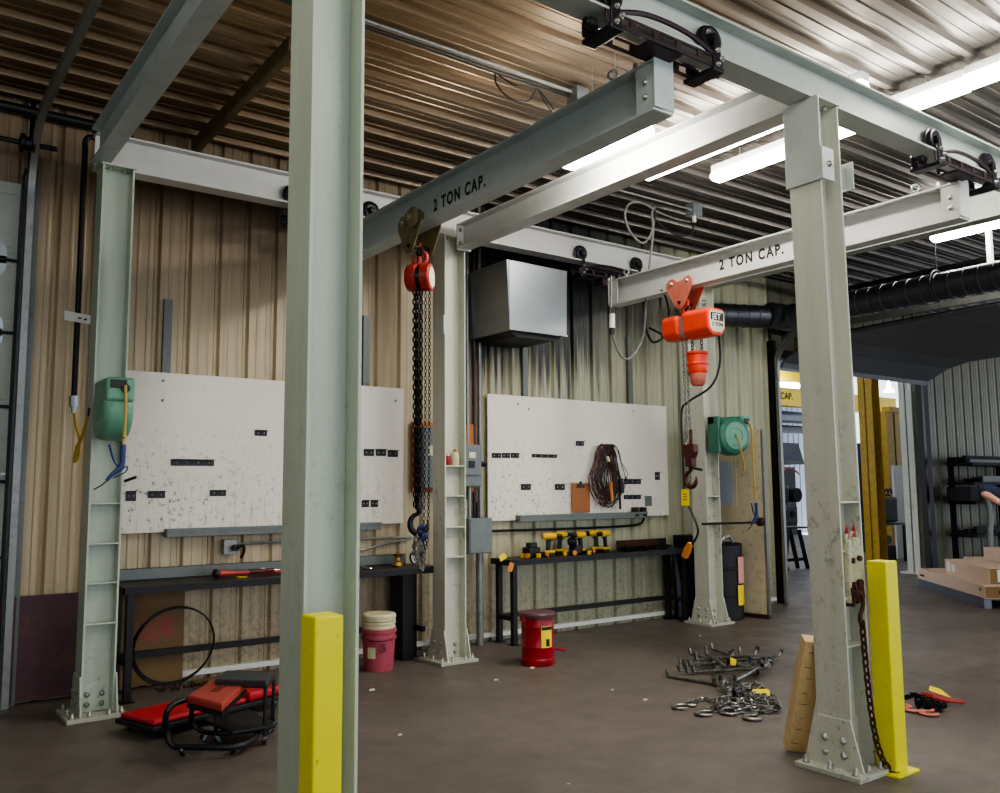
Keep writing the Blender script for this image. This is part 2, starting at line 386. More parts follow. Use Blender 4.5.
def bolt(parent, loc, ax, r=.014, h=.014):
    """a domed bolt on a washer, along ax; mesh data shared"""
    key = (round(r, 4), tuple(ax))
    if key not in _boltmesh:
        b = bm_(); lathe(b, [(r*1.5, 0), (r*1.5, h*.25), (r, h*.3), (r, h), (r*.6, h*1.35), (.0005, h*1.45)], (0, 0, 0), ax, 12)
        bmesh.ops.recalc_face_normals(b, faces=b.faces)
        me = bpy.data.meshes.new('bolt'); b.to_mesh(me); b.free(); me.materials.append(M['bolt'])
        for p in me.polygons: p.use_smooth = True
        _boltmesh[key] = me
    o = bpy.data.objects.new('bolt', _boltmesh[key]); COL.objects.link(o)
    o.parent = parent; o.matrix_parent_inverse = winv(parent); o.location = loc; return o

def corrugated(bm, u0, u1, pitch, phase, prof, mapf, z0, z1):
    """prof: list of (offset in pitch, depth); sheet from u0 to u1 extruded between z0 and z1; mapf(u, d, z) -> point"""
    us = []
    k = math.floor((u0-phase)/pitch)-1
    while phase+k*pitch < u1+pitch:
        for o_, d in prof:
            u = phase+k*pitch+o_
            if u0 < u < u1: us.append((u, d))
        k += 1
    us = [(u0, us[0][1])]+us+[(u1, us[-1][1])]
    a = [bm.verts.new(mapf(u, d, z0)) for u, d in us]; b = [bm.verts.new(mapf(u, d, z1)) for u, d in us]
    for i in range(len(a)-1): bm.faces.new((a[i], a[i+1], b[i+1], b[i]))
    return bm

# ---------------------------------------------------------------- the setting
ZC = 4.75; YW = 7.75
DX0, DX1, DZ = 10.45, 14.5, 3.5      # doorway into the next bay
obj('floor', B(-7, 26, -7, 20, -.15, 0), 'floor', kind='structure')
WP = [(-.045, 0), (-.02, .035), (.0, .035), (.02, 0), (.085, 0), (.095, -.005), (.11, -.005), (.12, 0), (.175, 0), (.185, -.005), (.2, -.005), (.21, 0)]
def wallsheet(bm, x0, x1, z0, z1, pitch=.305, phase=1.975, prof=WP):
    return corrugated(bm, x0, x1, pitch, phase, prof, lambda u, d, z: (u, YW+d, z), z0, z1)
b = bm_(); wallsheet(b, .92, 5.4, 0, ZC+.06, .266, 1.975); wallsheet(b, 5.4, DX0, 0, ZC+.06, .305, 5.5)
obj('wall_back', b, 'wall', kind='structure')
b = bm_(); wallsheet(b, DX0, DX1, DZ, ZC+.06, .305, 10.5); obj('wall_over_doorway', b, 'wallr', kind='structure').name = 'wall_back_header'
b = bm_(); wallsheet(b, DX1, 26, 0, ZC+.06, .33, 14.74); obj('wall_right', b, 'wallr', kind='structure')
b = bm_(); wallsheet(b, -7, .97, 4.05, ZC+.06, .305, .3); obj('wall_left', b, 'wall', kind='structure')
# ceiling: wide pans with narrow standing ribs
CP = [(-.035, 0), (-.025, -.045), (.025, -.045), (.035, 0), (.1, 0), (.105, -.008), (.125, -.008), (.13, 0), (.2, 0), (.205, -.008), (.225, -.008), (.23, 0)]
b = bm_(); corrugated(b, -7, YW+.04, .3155, 6.045, CP, lambda u, d, z: (z, u, ZC+.045+d), -7, 26)
obj('ceiling', b, 'ceil', kind='structure')
obj('wall_end', B(-7.1, -7, -7, 8, 0, 5), 'wallr', kind='structure')
# next bay
b = bm_(); corrugated(b, 6, 28, .305, 0, WP, lambda u, d, z: (u, 19+d, z), 0, 7); obj('wall_far', b, 'farwall', kind='structure')
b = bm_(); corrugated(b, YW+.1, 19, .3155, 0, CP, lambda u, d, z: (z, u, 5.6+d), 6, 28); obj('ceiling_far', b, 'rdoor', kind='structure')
obj('baseboard_back', B(.95, DX0-.1, YW-.045, YW, .045, .09), 'white', kind='structure')
obj('trim_1', B(DX0-.04, DX0+.02, YW-.12, YW+.12, 0, DZ+.2), 'pole', kind='structure')
obj('trim_2', B(DX1-.02, DX1+.08, YW-.06, YW+.04, 0, DZ), 'pole', kind='structure')
obj('trim_3', B(DX0, DX1, YW-.02, YW+.1, DZ-.02, DZ+.1), 'pole', kind='structure')

# big off-white overhead door at the far left of the back wall
d1 = tag(bpy.data.objects.new('door_1', None), kind='structure'); COL.objects.link(d1); d1.location = (-.6, YW, 0)
for i in range(7):
    z0 = .01+i*.58
    b = B(-7, .925, YW-.02, YW+.03, z0, z0+.578); box(b, -7, .86, YW-.03, YW-.018, z0+.05, z0+.09); box(b, -7, .86, YW-.03, YW-.018, z0+.48, z0+.52)
    obj('door_panel', b, 'wdoor', d1)
    if i:
        b = bm_(); prism(b, [(-.03, -.03), (.03, -.03), (.04, 0), (.03, .1), (0, .14), (-.03, .1), (-.04, 0)], (.78, YW-.036, z0-.06), (1, 0, 0), (0, 0, 1), (0, -.006, 0))
        prism(b, [(-.03, .03), (.03, .03), (.04, 0), (.03, -.08), (0, -.12), (-.03, -.08), (-.04, 0)], (.78, YW-.036, z0-.06), (1, 0, 0), (0, 0, 1), (0, -.006, 0))
        obj('hinge', b, 'galv', d1); b = bm_(); cyl(b, (.70, YW-.05, z0-.06), (.93, YW-.05, z0-.06), .012, 10); obj('roller_stem', b, 'black', d1, True)
# its track: vertical, bend, then along the ceiling toward the viewer
def track(bm, path, w=.075, lip=.02):
    P = [Vector(p) for p in path]
    for s0, s1, t in ((-.5, .5, 0),):
        pass
    prof = [(-w/2, .03), (-w/2, -.02), (w/2, -.02), (w/2, .03), (w/2-.006, .03), (w/2-.006, -.014), (-w/2+.006, -.014), (-w/2+.006, .03)]
    rings = []
    X = Vector((1, 0, 0))
    for i, p in enumerate(P):
        d = (P[min(i+1, len(P)-1)]-P[max(i-1, 0)]).normalized(); nrm = X.cross(d).normalized()
        rings.append([bm.verts.new(p+nrm*q[0]+X*q[1]) for q in prof])
    for a, c in zip(rings, rings[1:]):
        for k in range(len(prof)): bm.faces.new((a[k], a[(k+1) % len(prof)], c[(k+1) % len(prof)], c[k]))
    bm.faces.new(rings[0][::-1]); bm.faces.new(rings[-1]); return bm
def bend(x, y0, zt, r, yend):
    pts = [(x, y0, 0), (x, y0, zt-r)]
    for k in range(1, 9):
        t = k/8*PI/2; pts.append((x, y0-r*(1-math.cos(t)), zt-r+r*math.sin(t)))
    pts.append((x, yend, zt)); return pts
tk = thing('door_track', 'grey steel door track rising beside the off-white door and bending along the ceiling', 'track', (.96, 7.6, 0))
b = track(bm_(), bend(.94, 7.62, 4.5, .55, -1)); obj('rail', b, 'conduit', tk, True)
obj('mounting_angle', B(.90, 1.02, 7.66, 7.74, 0, 4.05), 'steelstrip', tk)
b = bm_(); tube(b, smooth_path([(.885, 7.6, 0), (.885, 7.6, 3.7), (.885, 7.45, 4.1)], 3), .012); obj('edge_seal', b, 'black', tk, True)
for y in (1.5, 4.6): obj('hanger_strap', B(.92, .95, y, y+.04, 4.5, ZC), 'steelstrip', tk)
sh = thing('door_shaft', 'dark spring shaft with a black drum above the off-white door', 'shaft', (.3, 7.5, 4.33))
b = bm_(); cyl(b, (-3, 7.5, 4.33), (1.1, 7.5, 4.33), .02, 12); obj('rod', b, 'black', sh, True)
b = bm_(); lathe(b, [(.03, 0), (.075, .01), (.075, .035), (.055, .045), (.055, .085), (.075, .095), (.075, .11), (.04, .12)], (.83, 7.5, 4.33), (1, 0, 0), 20); obj('cable_drum', b, 'black', sh, True)
b = bm_(); cyl(b, (-3, 7.66, 4.66), (1.52, 7.66, 4.66), .04, 14)
obj('ceiling_pipe', b, 'black', smooth=True, label='thick dark pipe running along the top of the wall above the off-white door', cat='pipe')

# second overhead door, raised, above the doorway to the next bay
d2 = tag(bpy.data.objects.new('door_2', None), kind='structure'); COL.objects.link(d2); d2.location = (12.5, 6, 3.6)
pp = [Vector((0, 7.60, 3.30)), Vector((0, 7.56, 3.38)), Vector((0, 7.2, 3.56)), Vector((0, 6.84, 3.64)), Vector((0, 6.28, 3.66)), Vector((0, 5.72, 3.67)), Vector((0, 5.16, 3.68)), Vector((0, 4.60, 3.69)), Vector((0, 4.04, 3.7))]
for a, c in zip(pp, pp[1:]):
    d = (c-a); L = d.length; d.normalize(); n = Vector((1, 0, 0)).cross(d)
    mt = Matrix((Vector((1, 0, 0)), d, n)).transposed().to_4x4(); mt.translation = Vector((0, a.y, a.z))
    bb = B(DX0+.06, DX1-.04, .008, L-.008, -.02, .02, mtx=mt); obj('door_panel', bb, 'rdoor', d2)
    for x in (DX0+.1, 11.75, 13.1, DX1-.14):
        bb = B(x, x+.07, .008, L-.008, -.05, -.02, mtx=mt); obj('stile', bb, 'black', d2)
for x, nm in ((DX0-.02, 'near'), (DX1+.02, 'far')):
    b = track(bm_(), bend(x, 7.62, 3.78, .5, 3.0)); obj('rail', b, 'conduit' if nm == 'near' else 'black', d2, True)
    box_ = B(x-.02, x+.02, 3.0, 7.0, 3.85, 3.9); obj('track_angle', box_, 'conduit', d2)
for x, y in ((DX0-.02, 4.6), (DX1, 4.6)): obj('hanger', B(x-.03, x+.03, y, y+.05, 3.85, ZC), 'white', d2)
b = bm_(); cyl(b, (DX0-.2, 7.6, 3.86), (DX1+.2, 7.6, 3.86), .02, 10); obj('shaft', b, 'black', d2, True)
b = bm_(); lathe(b, [(.03, 0), (.1, .01), (.1, .04), (.06, .05), (.06, .14), (.1, .15), (.1, .18)], (DX0-.1, 7.55, 3.86), (1, 0, 0), 18); obj('cable_drum', b, 'black', d2, True)

# ---------------------------------------------------------------- steel frame
def column(x0, x1, y0, y1, h, label, m_='col', stiff=(), name='steel_column', lean=0, clips=True, bolts=True):
    cx, cy = (x0+x1)/2, (y0+y1)/2
    t = thing(name, label, 'column', (cx, cy, 0), 'steel frame columns')
    f = .014
    sh = lambda bm: ([setattr(v, 'co', v.co+Vector((lean*v.co.z, 0, 0))) for v in bm.verts], bm)[1]
    b = B(x0, x0+f, y0, y1, .025, h); box(b, x1-f, x1, y0, y1, .025, h); box(b, x0+f, x1-f, cy-.006, cy+.006, .025, h)
    obj('shaft', sh(b), m_, t, bevel=.002)
    obj('base_plate', B(x0-.1, x1+.07, y0-.1, y1+.1, 0, .028), 'plate', t, bevel=.003)
    # gusset plates on both flanges, wider at the bottom
    for sx, xx in ((-1, x0), (1, x1)):
        poly = [(-.07, 0), (y1-y0+.07, 0), (y1-y0+.03, .15), (y1-y0+.0, .27), (.0, .27), (-.03, .15)]
        b = prism(bm_(), poly, (xx if sx > 0 else xx-.012, y0, .028), (0, 1, 0), (0, 0, 1), (.012, 0, 0)); g = obj('gusset_plate', b, m_, t, bevel=.002)
        if sx < 0:
            for yy in (.05, y1-y0-.05):
                for zz in (.1, .18): bolt(g, (xx-.012, y0+yy, zz), (-1, 0, 0))
    b = prism(bm_(), [(0, 0), (x1-x0-.03, 0), (x1-x0-.03, .25), (.05, .2), (0, .22)], (x0+.015, cy-.018, .03), (1, 0, 0), (0, 0, 1), (0, .012, 0)); g = obj('web_plate', b, m_, t, bevel=.002)
    for xx in (.06, x1-x0-.07):
        for zz in (.08, .15): bolt(g, (x0+xx, cy-.018, zz), (0, -1, 0))
    for (ax, ay) in ((x0-.06, y0-.05), (x0-.06, y1+.05), (x1+.035, y0-.05), (x0+.05, y0-.06), (x1-.05, y0-.06), (x0-.06, cy)): bolt(t, (ax, ay, .028), (0, 0, 1), .013, .03)
    for z in stiff:
        obj('stiffener', sh(B(x0+f, x1-f, y0+.004, cy-.006, z-.006, z+.006)), m_, t, bevel=.002)
    cp = obj('cap_plate', sh(B(x0-.01, x1+.01, y0-.01, y1+.01, h, h+.014)), m_, t)
    for xx in (x0+.05, x1-.05): bolt(cp, (xx+lean*h, y0+.05, h+.013), (0, 0, 1), .011, .016)
    if clips:
        for xx in (x0+.06, x1-.06): bolt(cp, (xx+lean*h, y0+.05, h-.001), (0, 0, -1), .013, .02)
    return t
colA = column(1.33, 1.56, 6.9, 7.12, 4.075, 'pale green steel column at the far left with the green hose reel on it', 'col', (1.52, 1.229, .945, .656))
colB = column(4.45, 4.69, 7.0, 7.22, 4.075, 'pale steel column between the two workbenches with bottles on its shelf', 'colw', (1.829, 1.543, 1.25, .968))
colC = column(8.14, 8.385, 7.0, 7.22, 4.075, 'pale steel column at the right end of the back workbench', 'colw', (1.5, 1.2))
colF = column(1.27, 1.487, 2.92, 3.13, 3.93, 'large foreground pale green steel column beside the left yellow post', 'col', (), lean=0)
colR = column(4.545, 4.765, 2.92, 3.135, 3.93, 'foreground right steel column with a rusty chain hanging on it', 'colw', (1.513, 1.236, .969, .701), lean=-.013)
# splice sleeve near the top of the right column
lz = -.013*3.6
b = B(4.53+lz, 4.544+lz, 2.905, 3.15, 3.42, 3.93); box(b, 4.53+lz, 4.65+lz, 2.893, 2.907, 3.42, 3.62)
sl = obj('splice_plate', b, 'beam', colR, bevel=.002); bolt(sl, (4.60+lz, 2.893, 3.52), (0, -1, 0))
b = B(4.765+lz, 4.95+lz, 3.0, 3.012, 3.47, 3.6); box(b, 4.94+lz, 4.952+lz, 2.95, 3.06, 3.45, 3.63); sl = obj('lug_plate', b, 'beam', colR, bevel=.002)
bolt(sl, (4.83+lz, 3.0, 3.54), (0, -1, 0), .016)

def ibeam_x(x0, x1, yc, z0, z1, fw):
    b = B(x0, x1, yc-fw/2, yc+fw/2, z0, z0+.014); box(b, x0, x1, yc-fw/2, yc+fw/2, z1-.014, z1); box(b, x0, x1, yc-.005, yc+.005, z0+.014, z1-.014); return b
def ibeam_y(y0, y1, xc, z0, z1, fw):
    b = B(xc-fw/2, xc+fw/2, y0, y1, z0, z0+.014); box(b, xc-fw/2, xc+fw/2, y0, y1, z1-.014, z1); box(b, xc-.005, xc+.005, y0, y1, z0+.014, z1-.014); return b
obj('runway_beam', ibeam_x(1.3, 8.5, 7.08, 4.09, 4.365, .16), 'bridgew', label='long white crane rail beam along the back wall on three columns', cat='beam', group='crane rail beams')
obj('runway_beam', ibeam_x(.9, 9.6, 3.03, 3.945, 4.185, .16), 'beam', label='pale green crane rail beam crossing the top right foreground over the column', cat='beam', group='crane rail beams')
tA = thing('tie_beam', 'grey beam running toward the viewer from the top of the far left column', 'beam', (1.35, 5, 4.1), 'cross tie beams')
obj('shaft', ibeam_y(3.12, 6.98, 1.32, 4.09, 4.365, .13), 'bridge', tA)
tB = thing('tie_beam', 'brightly lit white beam from the middle back column to the right foreground column', 'beam', (4.62, 5, 3.95), 'cross tie beams')
obj('shaft', ibeam_y(3.13, 6.93, 4.63, 3.95, 4.185, .16), 'bridgew', tB)
ep = obj('end_plate', B(4.55, 4.71, 6.93, 6.945, 3.93, 4.2), 'bridgew', tB)
for z in (4.0, 4.13): bolt(ep, (4.585, 6.93, z), (0, -1, 0))
tC = thing('tie_beam', 'pale beam under the right bridge beam running from the right back column', 'beam', (8.28, 5, 4.05), 'cross tie beams')
obj('shaft', ibeam_y(.8, 6.98, 8.28, 4.05, 4.33, .16), 'beam', tC)

def bridge(x, y0, y1, z0, z1, m_, label, tx):
    t = thing('bridge_beam', label, 'crane beam', (x, (y0+y1)/2, z0), 'hanging crane bridge beams')
    obj('shaft', ibeam_y(y0, y1, x, z0, z1, .15), m_, t)
    for yy, s in ((y0, 1), (y1, -1)):
        e = obj('end_plate', B(x-.074, x+.074, min(yy, yy-.012*s), max(yy, yy-.012*s), z0+.016, z1+.03), m_, t, bevel=.002)
        b = B(x-.07, x-.058, min(yy, yy+.13*s), max(yy, yy+.13*s), z0+.016, z1-.016); e2 = obj('side_plate', b, m_, t, bevel=.002)
        for k in range(2): bolt(e2, (x-.07, yy+.06*s, z0+.09+.08*k), (-1, 0, 0), .012, .012)
        for k in range(2): bolt(t, (x-.05, yy+(.06+.09*k)*s, z1), (0, 0, 1), .013, .03)
        for k in range(2): bolt(t, (x-.05, yy+(.06+.09*k)*s, z1-.014), (0, 0, -1), .014, .025)
    for yy in ((y0+.33), (y0+.03), (y1-.25)):
        b = bm_(); ring(b, (x-.045, yy, z1+.05), (.8, .6, 0), .026, .008, 16, 6); cyl(b, (x-.045, yy, z1), (x-.045, yy, z1+.028), .009, 8); obj('eye_bolt', b, 'galv', t, True)
    ty, tz, sz = tx
    text('lettering', '2 TON CAP.', sz, (x-.0062, ty, tz), (0, -1, 0), (0, 0, 1), 'ink', t, .001, 1.3, .004, .8)
    return t
BZ0, BZ1 = 3.58, 3.86
bridge(3.315, 3.06, 7.15, BZ0, BZ1, 'bridge', 'blue-grey bridge beam on the left marked with stencilled load lettering, red chain hoist below', (5.36, BZ0+.078, .125))
bridge(6.53, 3.06, 6.83, BZ0, BZ1, 'bridgew', 'bright white bridge beam on the right marked with stencilled load lettering, orange hoist below', (5.36, BZ0+.10, .135))

def truck(x0, x1, yc, zr, zb, label):
    """end truck: wheels on the rail's lower flange, iron carriage hanging beneath, joined to a bridge beam at zb"""
    t = thing('end_truck', label, 'crane truck', ((x0+x1)/2, yc, zb), 'black end trucks of the bridge beams')
    zf = (zr+zb)/2
    # slotted side frames
    for s in (-1, 1):
        yy = yc+s*.085
        b = B(x0-.06, x1+.06, yy-.006, yy+.006, zf-.045, zf-.025); box(b, x0-.06, x1+.06, yy-.006, yy+.006, zf+.012, zf+.025)
        for k in range(6):
            xx = x0-.06+(x1-x0+.08)*k/5; box(b, xx, xx+.04, yy-.006, yy+.006, zf-.026, zf+.013)
        obj('side_frame', b, 'truck', t, bevel=.003)
        # bowed top strap
        P_ = smooth_path([(x0-.02, yy-.004*s, zf+.02), ((x0+x1)/2-.15, yy, zf+.085), ((x0+x1)/2+.15, yy, zf+.085), (x1+.02, yy, zf+.02)], 6)
        b = tube(bm_(), P_, .014, 6); obj('strap', b, 'truck', t, True)
    for xx in (x0, x1):
        for s in (-1, 1):
            b = bm_(); lathe(b, [(.02, -.006), (.09, 0), (.09, .012), (.076, .016), (.076, .04), (.06, .044), (.05, .036), (.03, .036), (.026, .062), (.001, .064)], (xx, yc+s*.03, zr+.078), (0, s, 0), 24); w = obj('wheel', b, 'iron', t, True)
            b = bm_(); prism(b, [(-.03, 0), (.03, 0), (.034, .08), (.016, .19), (-.016, .19), (-.034, .08)], (xx, yc+s*.088, zf-.06), (1, 0, 0), (0, 0, 1), (0, .012*s, 0)); br = obj('bracket', b, 'iron', t, bevel=.003)
            for zz in (.03, .11): bolt(br, (xx, yc+s*.1 if s > 0 else yc-.1, zf-.06+zz), (0, s, 0), .010, .014)
            bolt(br, (xx+.034, yc+s*.1, zf+.01), (0, s, 0), .011, .016)
        b = B(xx-.045, xx+.045, yc-.11, yc+.11, zf-.075, zf-.05); obj('cross_bar', b, 'iron', t, bevel=.006)
    for xe, s in ((x0, -1), (x1, 1)):
        b = bm_(); lathe(b, [(.01, 0), (.03, .01), (.03, .04), (.02, .05), (.02, .07)], (xe+s*.05, yc, zf-.02), (s, 0, 0), 14); obj('bumper', b, 'black', t, True)
    xm = (x0+x1)/2
    b = B(xm-.13, xm+.13, yc-.07, yc+.07, zb, zf-.035); obj('saddle_plate', b, 'truck', t, bevel=.004)
    return t
truck(2.86, 3.61, 3.03, 3.959, BZ1+.004, 'black end truck on the foreground rail carrying the left bridge beam')
truck(5.98, 6.78, 3.03, 3.959, BZ1+.004, 'black end truck on the foreground rail carrying the right bridge beam')
truck(2.9, 3.66, 7.08, 4.104, BZ1+.004, 'black end truck on the back rail carrying the left bridge beam')
truck(6.24, 7.1, 7.08, 4.104, BZ1+.004, 'black end truck on the back rail carrying the right bridge beam')

# ---------------------------------------------------------------- trolleys and hoists
def trolley(x, y, zt, m_, label, big=1.0):
    """zt = top face of lower flange"""
    t = thing('beam_trolley', label, 'trolley', (x, y, zt), 'beam trolleys')
    for s in (-1, 1):
        poly = []
        k = big
        for a in range(0, 181, 30): poly.append((-.085*k+.052*k*math.cos(R(a+45)), .035+.052*k*math.sin(R(a+45))))
        poly = [(-.135*k, -.01), (-.135*k, .05), (-.105*k, .082), (-.06*k, .082), (-.025*k, .055), (.025*k, .055), (.06*k, .09), (.105*k, .09), (.14*k, .05), (.14*k, -.01), (.05*k, -.15*k), (.03*k, -.175*k), (-.03*k, -.175*k), (-.05*k, -.15*k)]
        b = prism(bm_(), poly, (x+s*.083, y, zt), (0, 1, 0), (0, 0, 1), (s*.01, 0, 0)); pl = obj('side_plate', b, m_, t, bevel=.003)
        for yy in (-.082*k, .082*k):
            b = bm_(); lathe(b, [(.02, 0), (.044, .004), (.044, .02), (.052, .024), (.052, .03), (.02, .034)], (x+s*.045, y+yy, zt+.044), (s, 0, 0), 18); obj('wheel', b, m_, t, True)
            bolt(pl, (x+s*.093, y+yy, zt+.04), (s, 0, 0), .014, .016)
    b = bm_(); cyl(b, (x-.11, y, zt-.13*big), (x+.11, y, zt-.13*big), .016, 12); ring(b, (x, y, zt-.155*big), (1, 0, 0), .03, .012, 16, 6); obj('load_pin', b, 'iron', t, True)
    return t
ZT = BZ0+.014
tr1 = trolley(3.315, 5.57, ZT, 'tan', 'olive tan cast trolley on the left bridge beam above the red hoist', 1.25)
b = bm_(); lathe(b, [(.03, 0), (.075, .01), (.08, .03), (.06, .05), (.035, .055), (.02, .08)], (3.315-.093, 5.48, ZT+.03), (-1, 0, 0), 20); obj('gear_cover', b, 'tan', tr1, True)
tr2 = trolley(6.53, 5.8, ZT, 'salmon', 'faded salmon trolley on the white bridge beam above the orange hoist', 1.25)

# manual red chain hoist
HX, HY = 3.315, 5.57
h1 = thing('chain_hoist', 'red hand chain hoist with long black chains on the left bridge beam', 'hoist', (HX, HY, 3.2))
b = hook(bm_(), (HX, HY, 3.47), .16, (.81, -.59, 0)); cyl(b, (HX, HY, 3.3), (HX, HY, 3.36), .02, 10); obj('top_hook', b, 'red', h1, True)
ax = Vector((.68, -.73, 0)).normalized(); C0 = Vector((HX, HY, 3.2))
b = bm_(); lathe(b, [(.06, -.105), (.095, -.095), (.105, -.08), (.105, -.02), (.09, -.015)], C0, ax, 32); obj('housing', b, 'red', h1, True)
b = bm_(); lathe(b, [(.09, .02), (.105, .025), (.105, .085), (.098, .093), (.02, .095)], C0, ax, 32); hc = obj('wheel_cover', b, 'red', h1, True)
b = bm_(); lathe(b, [(.078, .0955), (.078, .098), (.001, .0985)], C0, ax, 28); obj('name_disc', b, 'label', hc, True, label='cream round disc')
b = bm_(); lathe(b, [(.085, -.02), (.085, .03)], C0, ax, 24); obj('chain_wheel', b, 'black', h1, True)
sd = Vector((.81, -.59, 0))
b = bm_()
for off, sgn in ((-.036, 0), (-.012, 1), (.008, -1)):
    p0 = C0+sd*off+Vector((0, 0, -.06)); p1 = Vector((HX, HY, 1.5))+sd*off*.7
    chain(b, [p0+sd.cross(Vector((0, 0, 1)))*.02*sgn, p1+sd.cross(Vector((0, 0, 1)))*.012*sgn], .036, .0062, .03)
obj('load_chain', b, 'chaind', h1, True)
b = bm_(); cyl(b, (HX, HY, 1.46), (HX, HY, 1.55), .032, 14, .022); hook(b, (HX, HY, 1.5), .2, (-.81, .59, 0)); obj('load_hook', b, 'iron', h1, True)
b = bm_()
for off in (.045, .075):
    chain(b, smooth_path([C0+sd*off+Vector((0, 0, -.05)), Vector((HX, HY, 2.2))+sd*off, Vector((HX, HY, 1.3))+sd*(off-.01), Vector((HX, HY, 1.12))+sd*(.02)], 5), .026, .0028, .018)
obj('hand_chain', b, 'chaind', h1, True)
b = bm_()
for k in range(5):
    a = k*1.3; pts = [(HX+.03*math.cos(a)+.012*math.sin(a*3), HY+.03*math.sin(a), 1.28), (HX+.045*math.cos(a+1), HY+.035*math.sin(a+1), 1.18), (HX+.02*math.cos(a+2)+.02, HY+.02*math.sin(a+2), 1.06-.02*(k % 3)), (HX+.05*math.cos(a+3), HY+.03*math.sin(a+3), 1.16), (HX+.01, HY, 1.26)]
    chain(b, smooth_path(pts, 5), .026, .0032, .018, 4)
obj('bundled_chain', b, 'chain', h1, True)
b = bm_(); tube(b, smooth_path([Vector((HX, HY, 1.335))+sd*.04, Vector((HX, HY, 1.31)), Vector((HX, HY, 1.27))+sd*.05, Vector((HX, HY, 1.24))+sd*.02], 4), .022, 8); obj('blue_tie', b, 'bluep', h1, True, label='blue strap tie')

# electric orange hoist
EX, EY, EZ = 6.53, 5.78, 3.19
h2 = thing('electric_hoist', 'orange electric chain hoist on the white bridge beam', 'hoist', (EX, EY, EZ))
b = hook(bm_(), (EX, EY, 3.47), .19, (0, 1, 0)); obj('top_hook', b, 'orange', h2, True)
oct_ = lambda w, h, c: [(-w+c, -h), (w-c, -h), (w, -h+c), (w, h-c*.6), (w-c*.6, h), (-w+c*.6, h), (-w, h-c*.6), (-w, -h+c)]
b = prism(bm_(), oct_(.125, .135, .06), (EX, EY-.36, EZ), (1, 0, 0), (0, 0, 1), (0, .33, 0)); bd = obj('motor_housing', b, 'orange', h2, bevel=.018)
b = prism(bm_(), oct_(.115, .12, .05), (EX, EY+.05, EZ), (1, 0, 0), (0, 0, 1), (0, .2, 0)); obj('gear_housing', b, 'orange', h2, bevel=.02)
b = prism(bm_(), oct_(.085, .10, .03), (EX, EY-.03, EZ), (1, 0, 0), (0, 0, 1), (0, .08, 0)); obj('chain_guide', b, 'galv', h2, bevel=.006)
b = prism(bm_(), oct_(.105, .105, .045), (EX, EY-.364, EZ+.005), (1, 0, 0), (0, 0, 1), (0, .006, 0)); lb = obj('label_plate', b, 'label', bd)
b = B(EX-.09, EX+.09, EY-.367, EY-.364, EZ+.01, EZ+.085); obj('label_band', b, 'blackp', lb)
text('lettering', 'JET', .075, (EX-.07, EY-.3675, EZ+.022), (1, 0, 0), (0, 0, 1), 'inkw', lb, .001, 1.2, .002)
text('lettering', '2 TON', .05, (EX-.075, EY-.3655, EZ-.045), (1, 0, 0), (0, 0, 1), 'ink', lb, .001, 1.1, .001)
# lift chains and bottom block
b = bm_()
for yy in (.035, -.01): chain(b, [(EX-.02, EY+yy+.02, EZ-.1), (EX-.02, EY+yy+.005, 1.98)], .034, .0052, .025)
obj('load_chain', b, 'chain', h2, True)
b = bm_(); cyl(b, (EX-.02, EY-.01, 2.0), (EX-.02, EY-.01, 2.17), .017, 10); obj('chain_sleeve', b, 'maroonb', h2, True)
b = prism(bm_(), [(-.07, .1), (.07, .1), (.075, .02), (.045, -.04), (.045, -.12), (-.045, -.12), (-.045, -.04), (-.075, .02)], (EX-.05, EY+.01, 1.93), (0, 1, 0), (0, 0, 1), (.075, 0, 0)); blk = obj('hook_block', b, 'maroonb', h2, bevel=.01)
b = hook(bm_(), (EX-.015, EY+.01, 1.84), .21, (0, .9, .0)); obj('load_hook', b, 'maroonb', blk, True)
b = bm_(); tube(b, [(EX-.015, EY-.0, 1.80), (EX-.015, EY-.13, 1.775)], .012, 8); obj('safety_latch', b, 'black', blk, True)
# chain bucket
b = bm_(); lathe(b, [(.085, .0), (.098, .02), (.1, .08), (.108, .085), (.108, .10), (.098, .105), (.1, .18), (.11, .19), (.11, .21), (.1, .215)][::1], (EX+.03, EY-.08, 2.72), (0, 0, 1), 24); cb = obj('chain_bucket', b, 'orange', h2, True)
b = bm_(); lathe(b, [(.055, 0), (.07, .02), (.085, .1), (.085, .12)], (EX+.03, EY-.08, 2.6), (0, 0, 1), 20); obj('bucket_bottom', b, 'salmon', cb, True)
for dy in (-.06, .06): b = chain(bm_(), [(EX+.03, EY-.08+dy, EZ-.12), (EX+.03, EY-.08+dy, 2.93)], .034, .005, .024); obj('bucket_chain', b, 'chaind', h2, True)
# pendant
b = bm_(); tube(b, smooth_path([(EX+.1, EY-.3, EZ-.1), (EX+.12, EY-.28, 2.8), (EX+.05, EY-.22, 2.58), (EX-.02, EY+.0, 2.45), (EX-.02, EY+.1, 2.35), (EX-.02, EY+.1, 1.9), (EX-.02, EY+.09, 1.5), (EX-.02, EY+.04, 1.42), (EX-.02, EY-.05, 1.25), (EX-.02, EY-.06, 1.17), (EX-.02, EY+.0, 1.08), (EX-.02, EY+.05, 1.05)], 6), .011, 8)
pc = obj('pendant_cable', b, 'blackp', h2, True)
b = prism(bm_(), [(-.03, -.08), (.03, -.08), (.035, .0), (.02, .09), (-.02, .09), (-.035, 0)], (EX-.05, EY+.075, 1.0), Vector((0, .85, .5)).normalized(), Vector((0, -.5, .85)).normalized(), (.05, 0, 0)); obj('pendant_control', b, 'orangep', pc, bevel=.01)
b = B(EX-.045, EX-.04, EY+.02, EY+.115, 1.43, 1.59); tg = obj('warning_tag', b, 'tagy', pc, bevel=.004)
b = bm_()
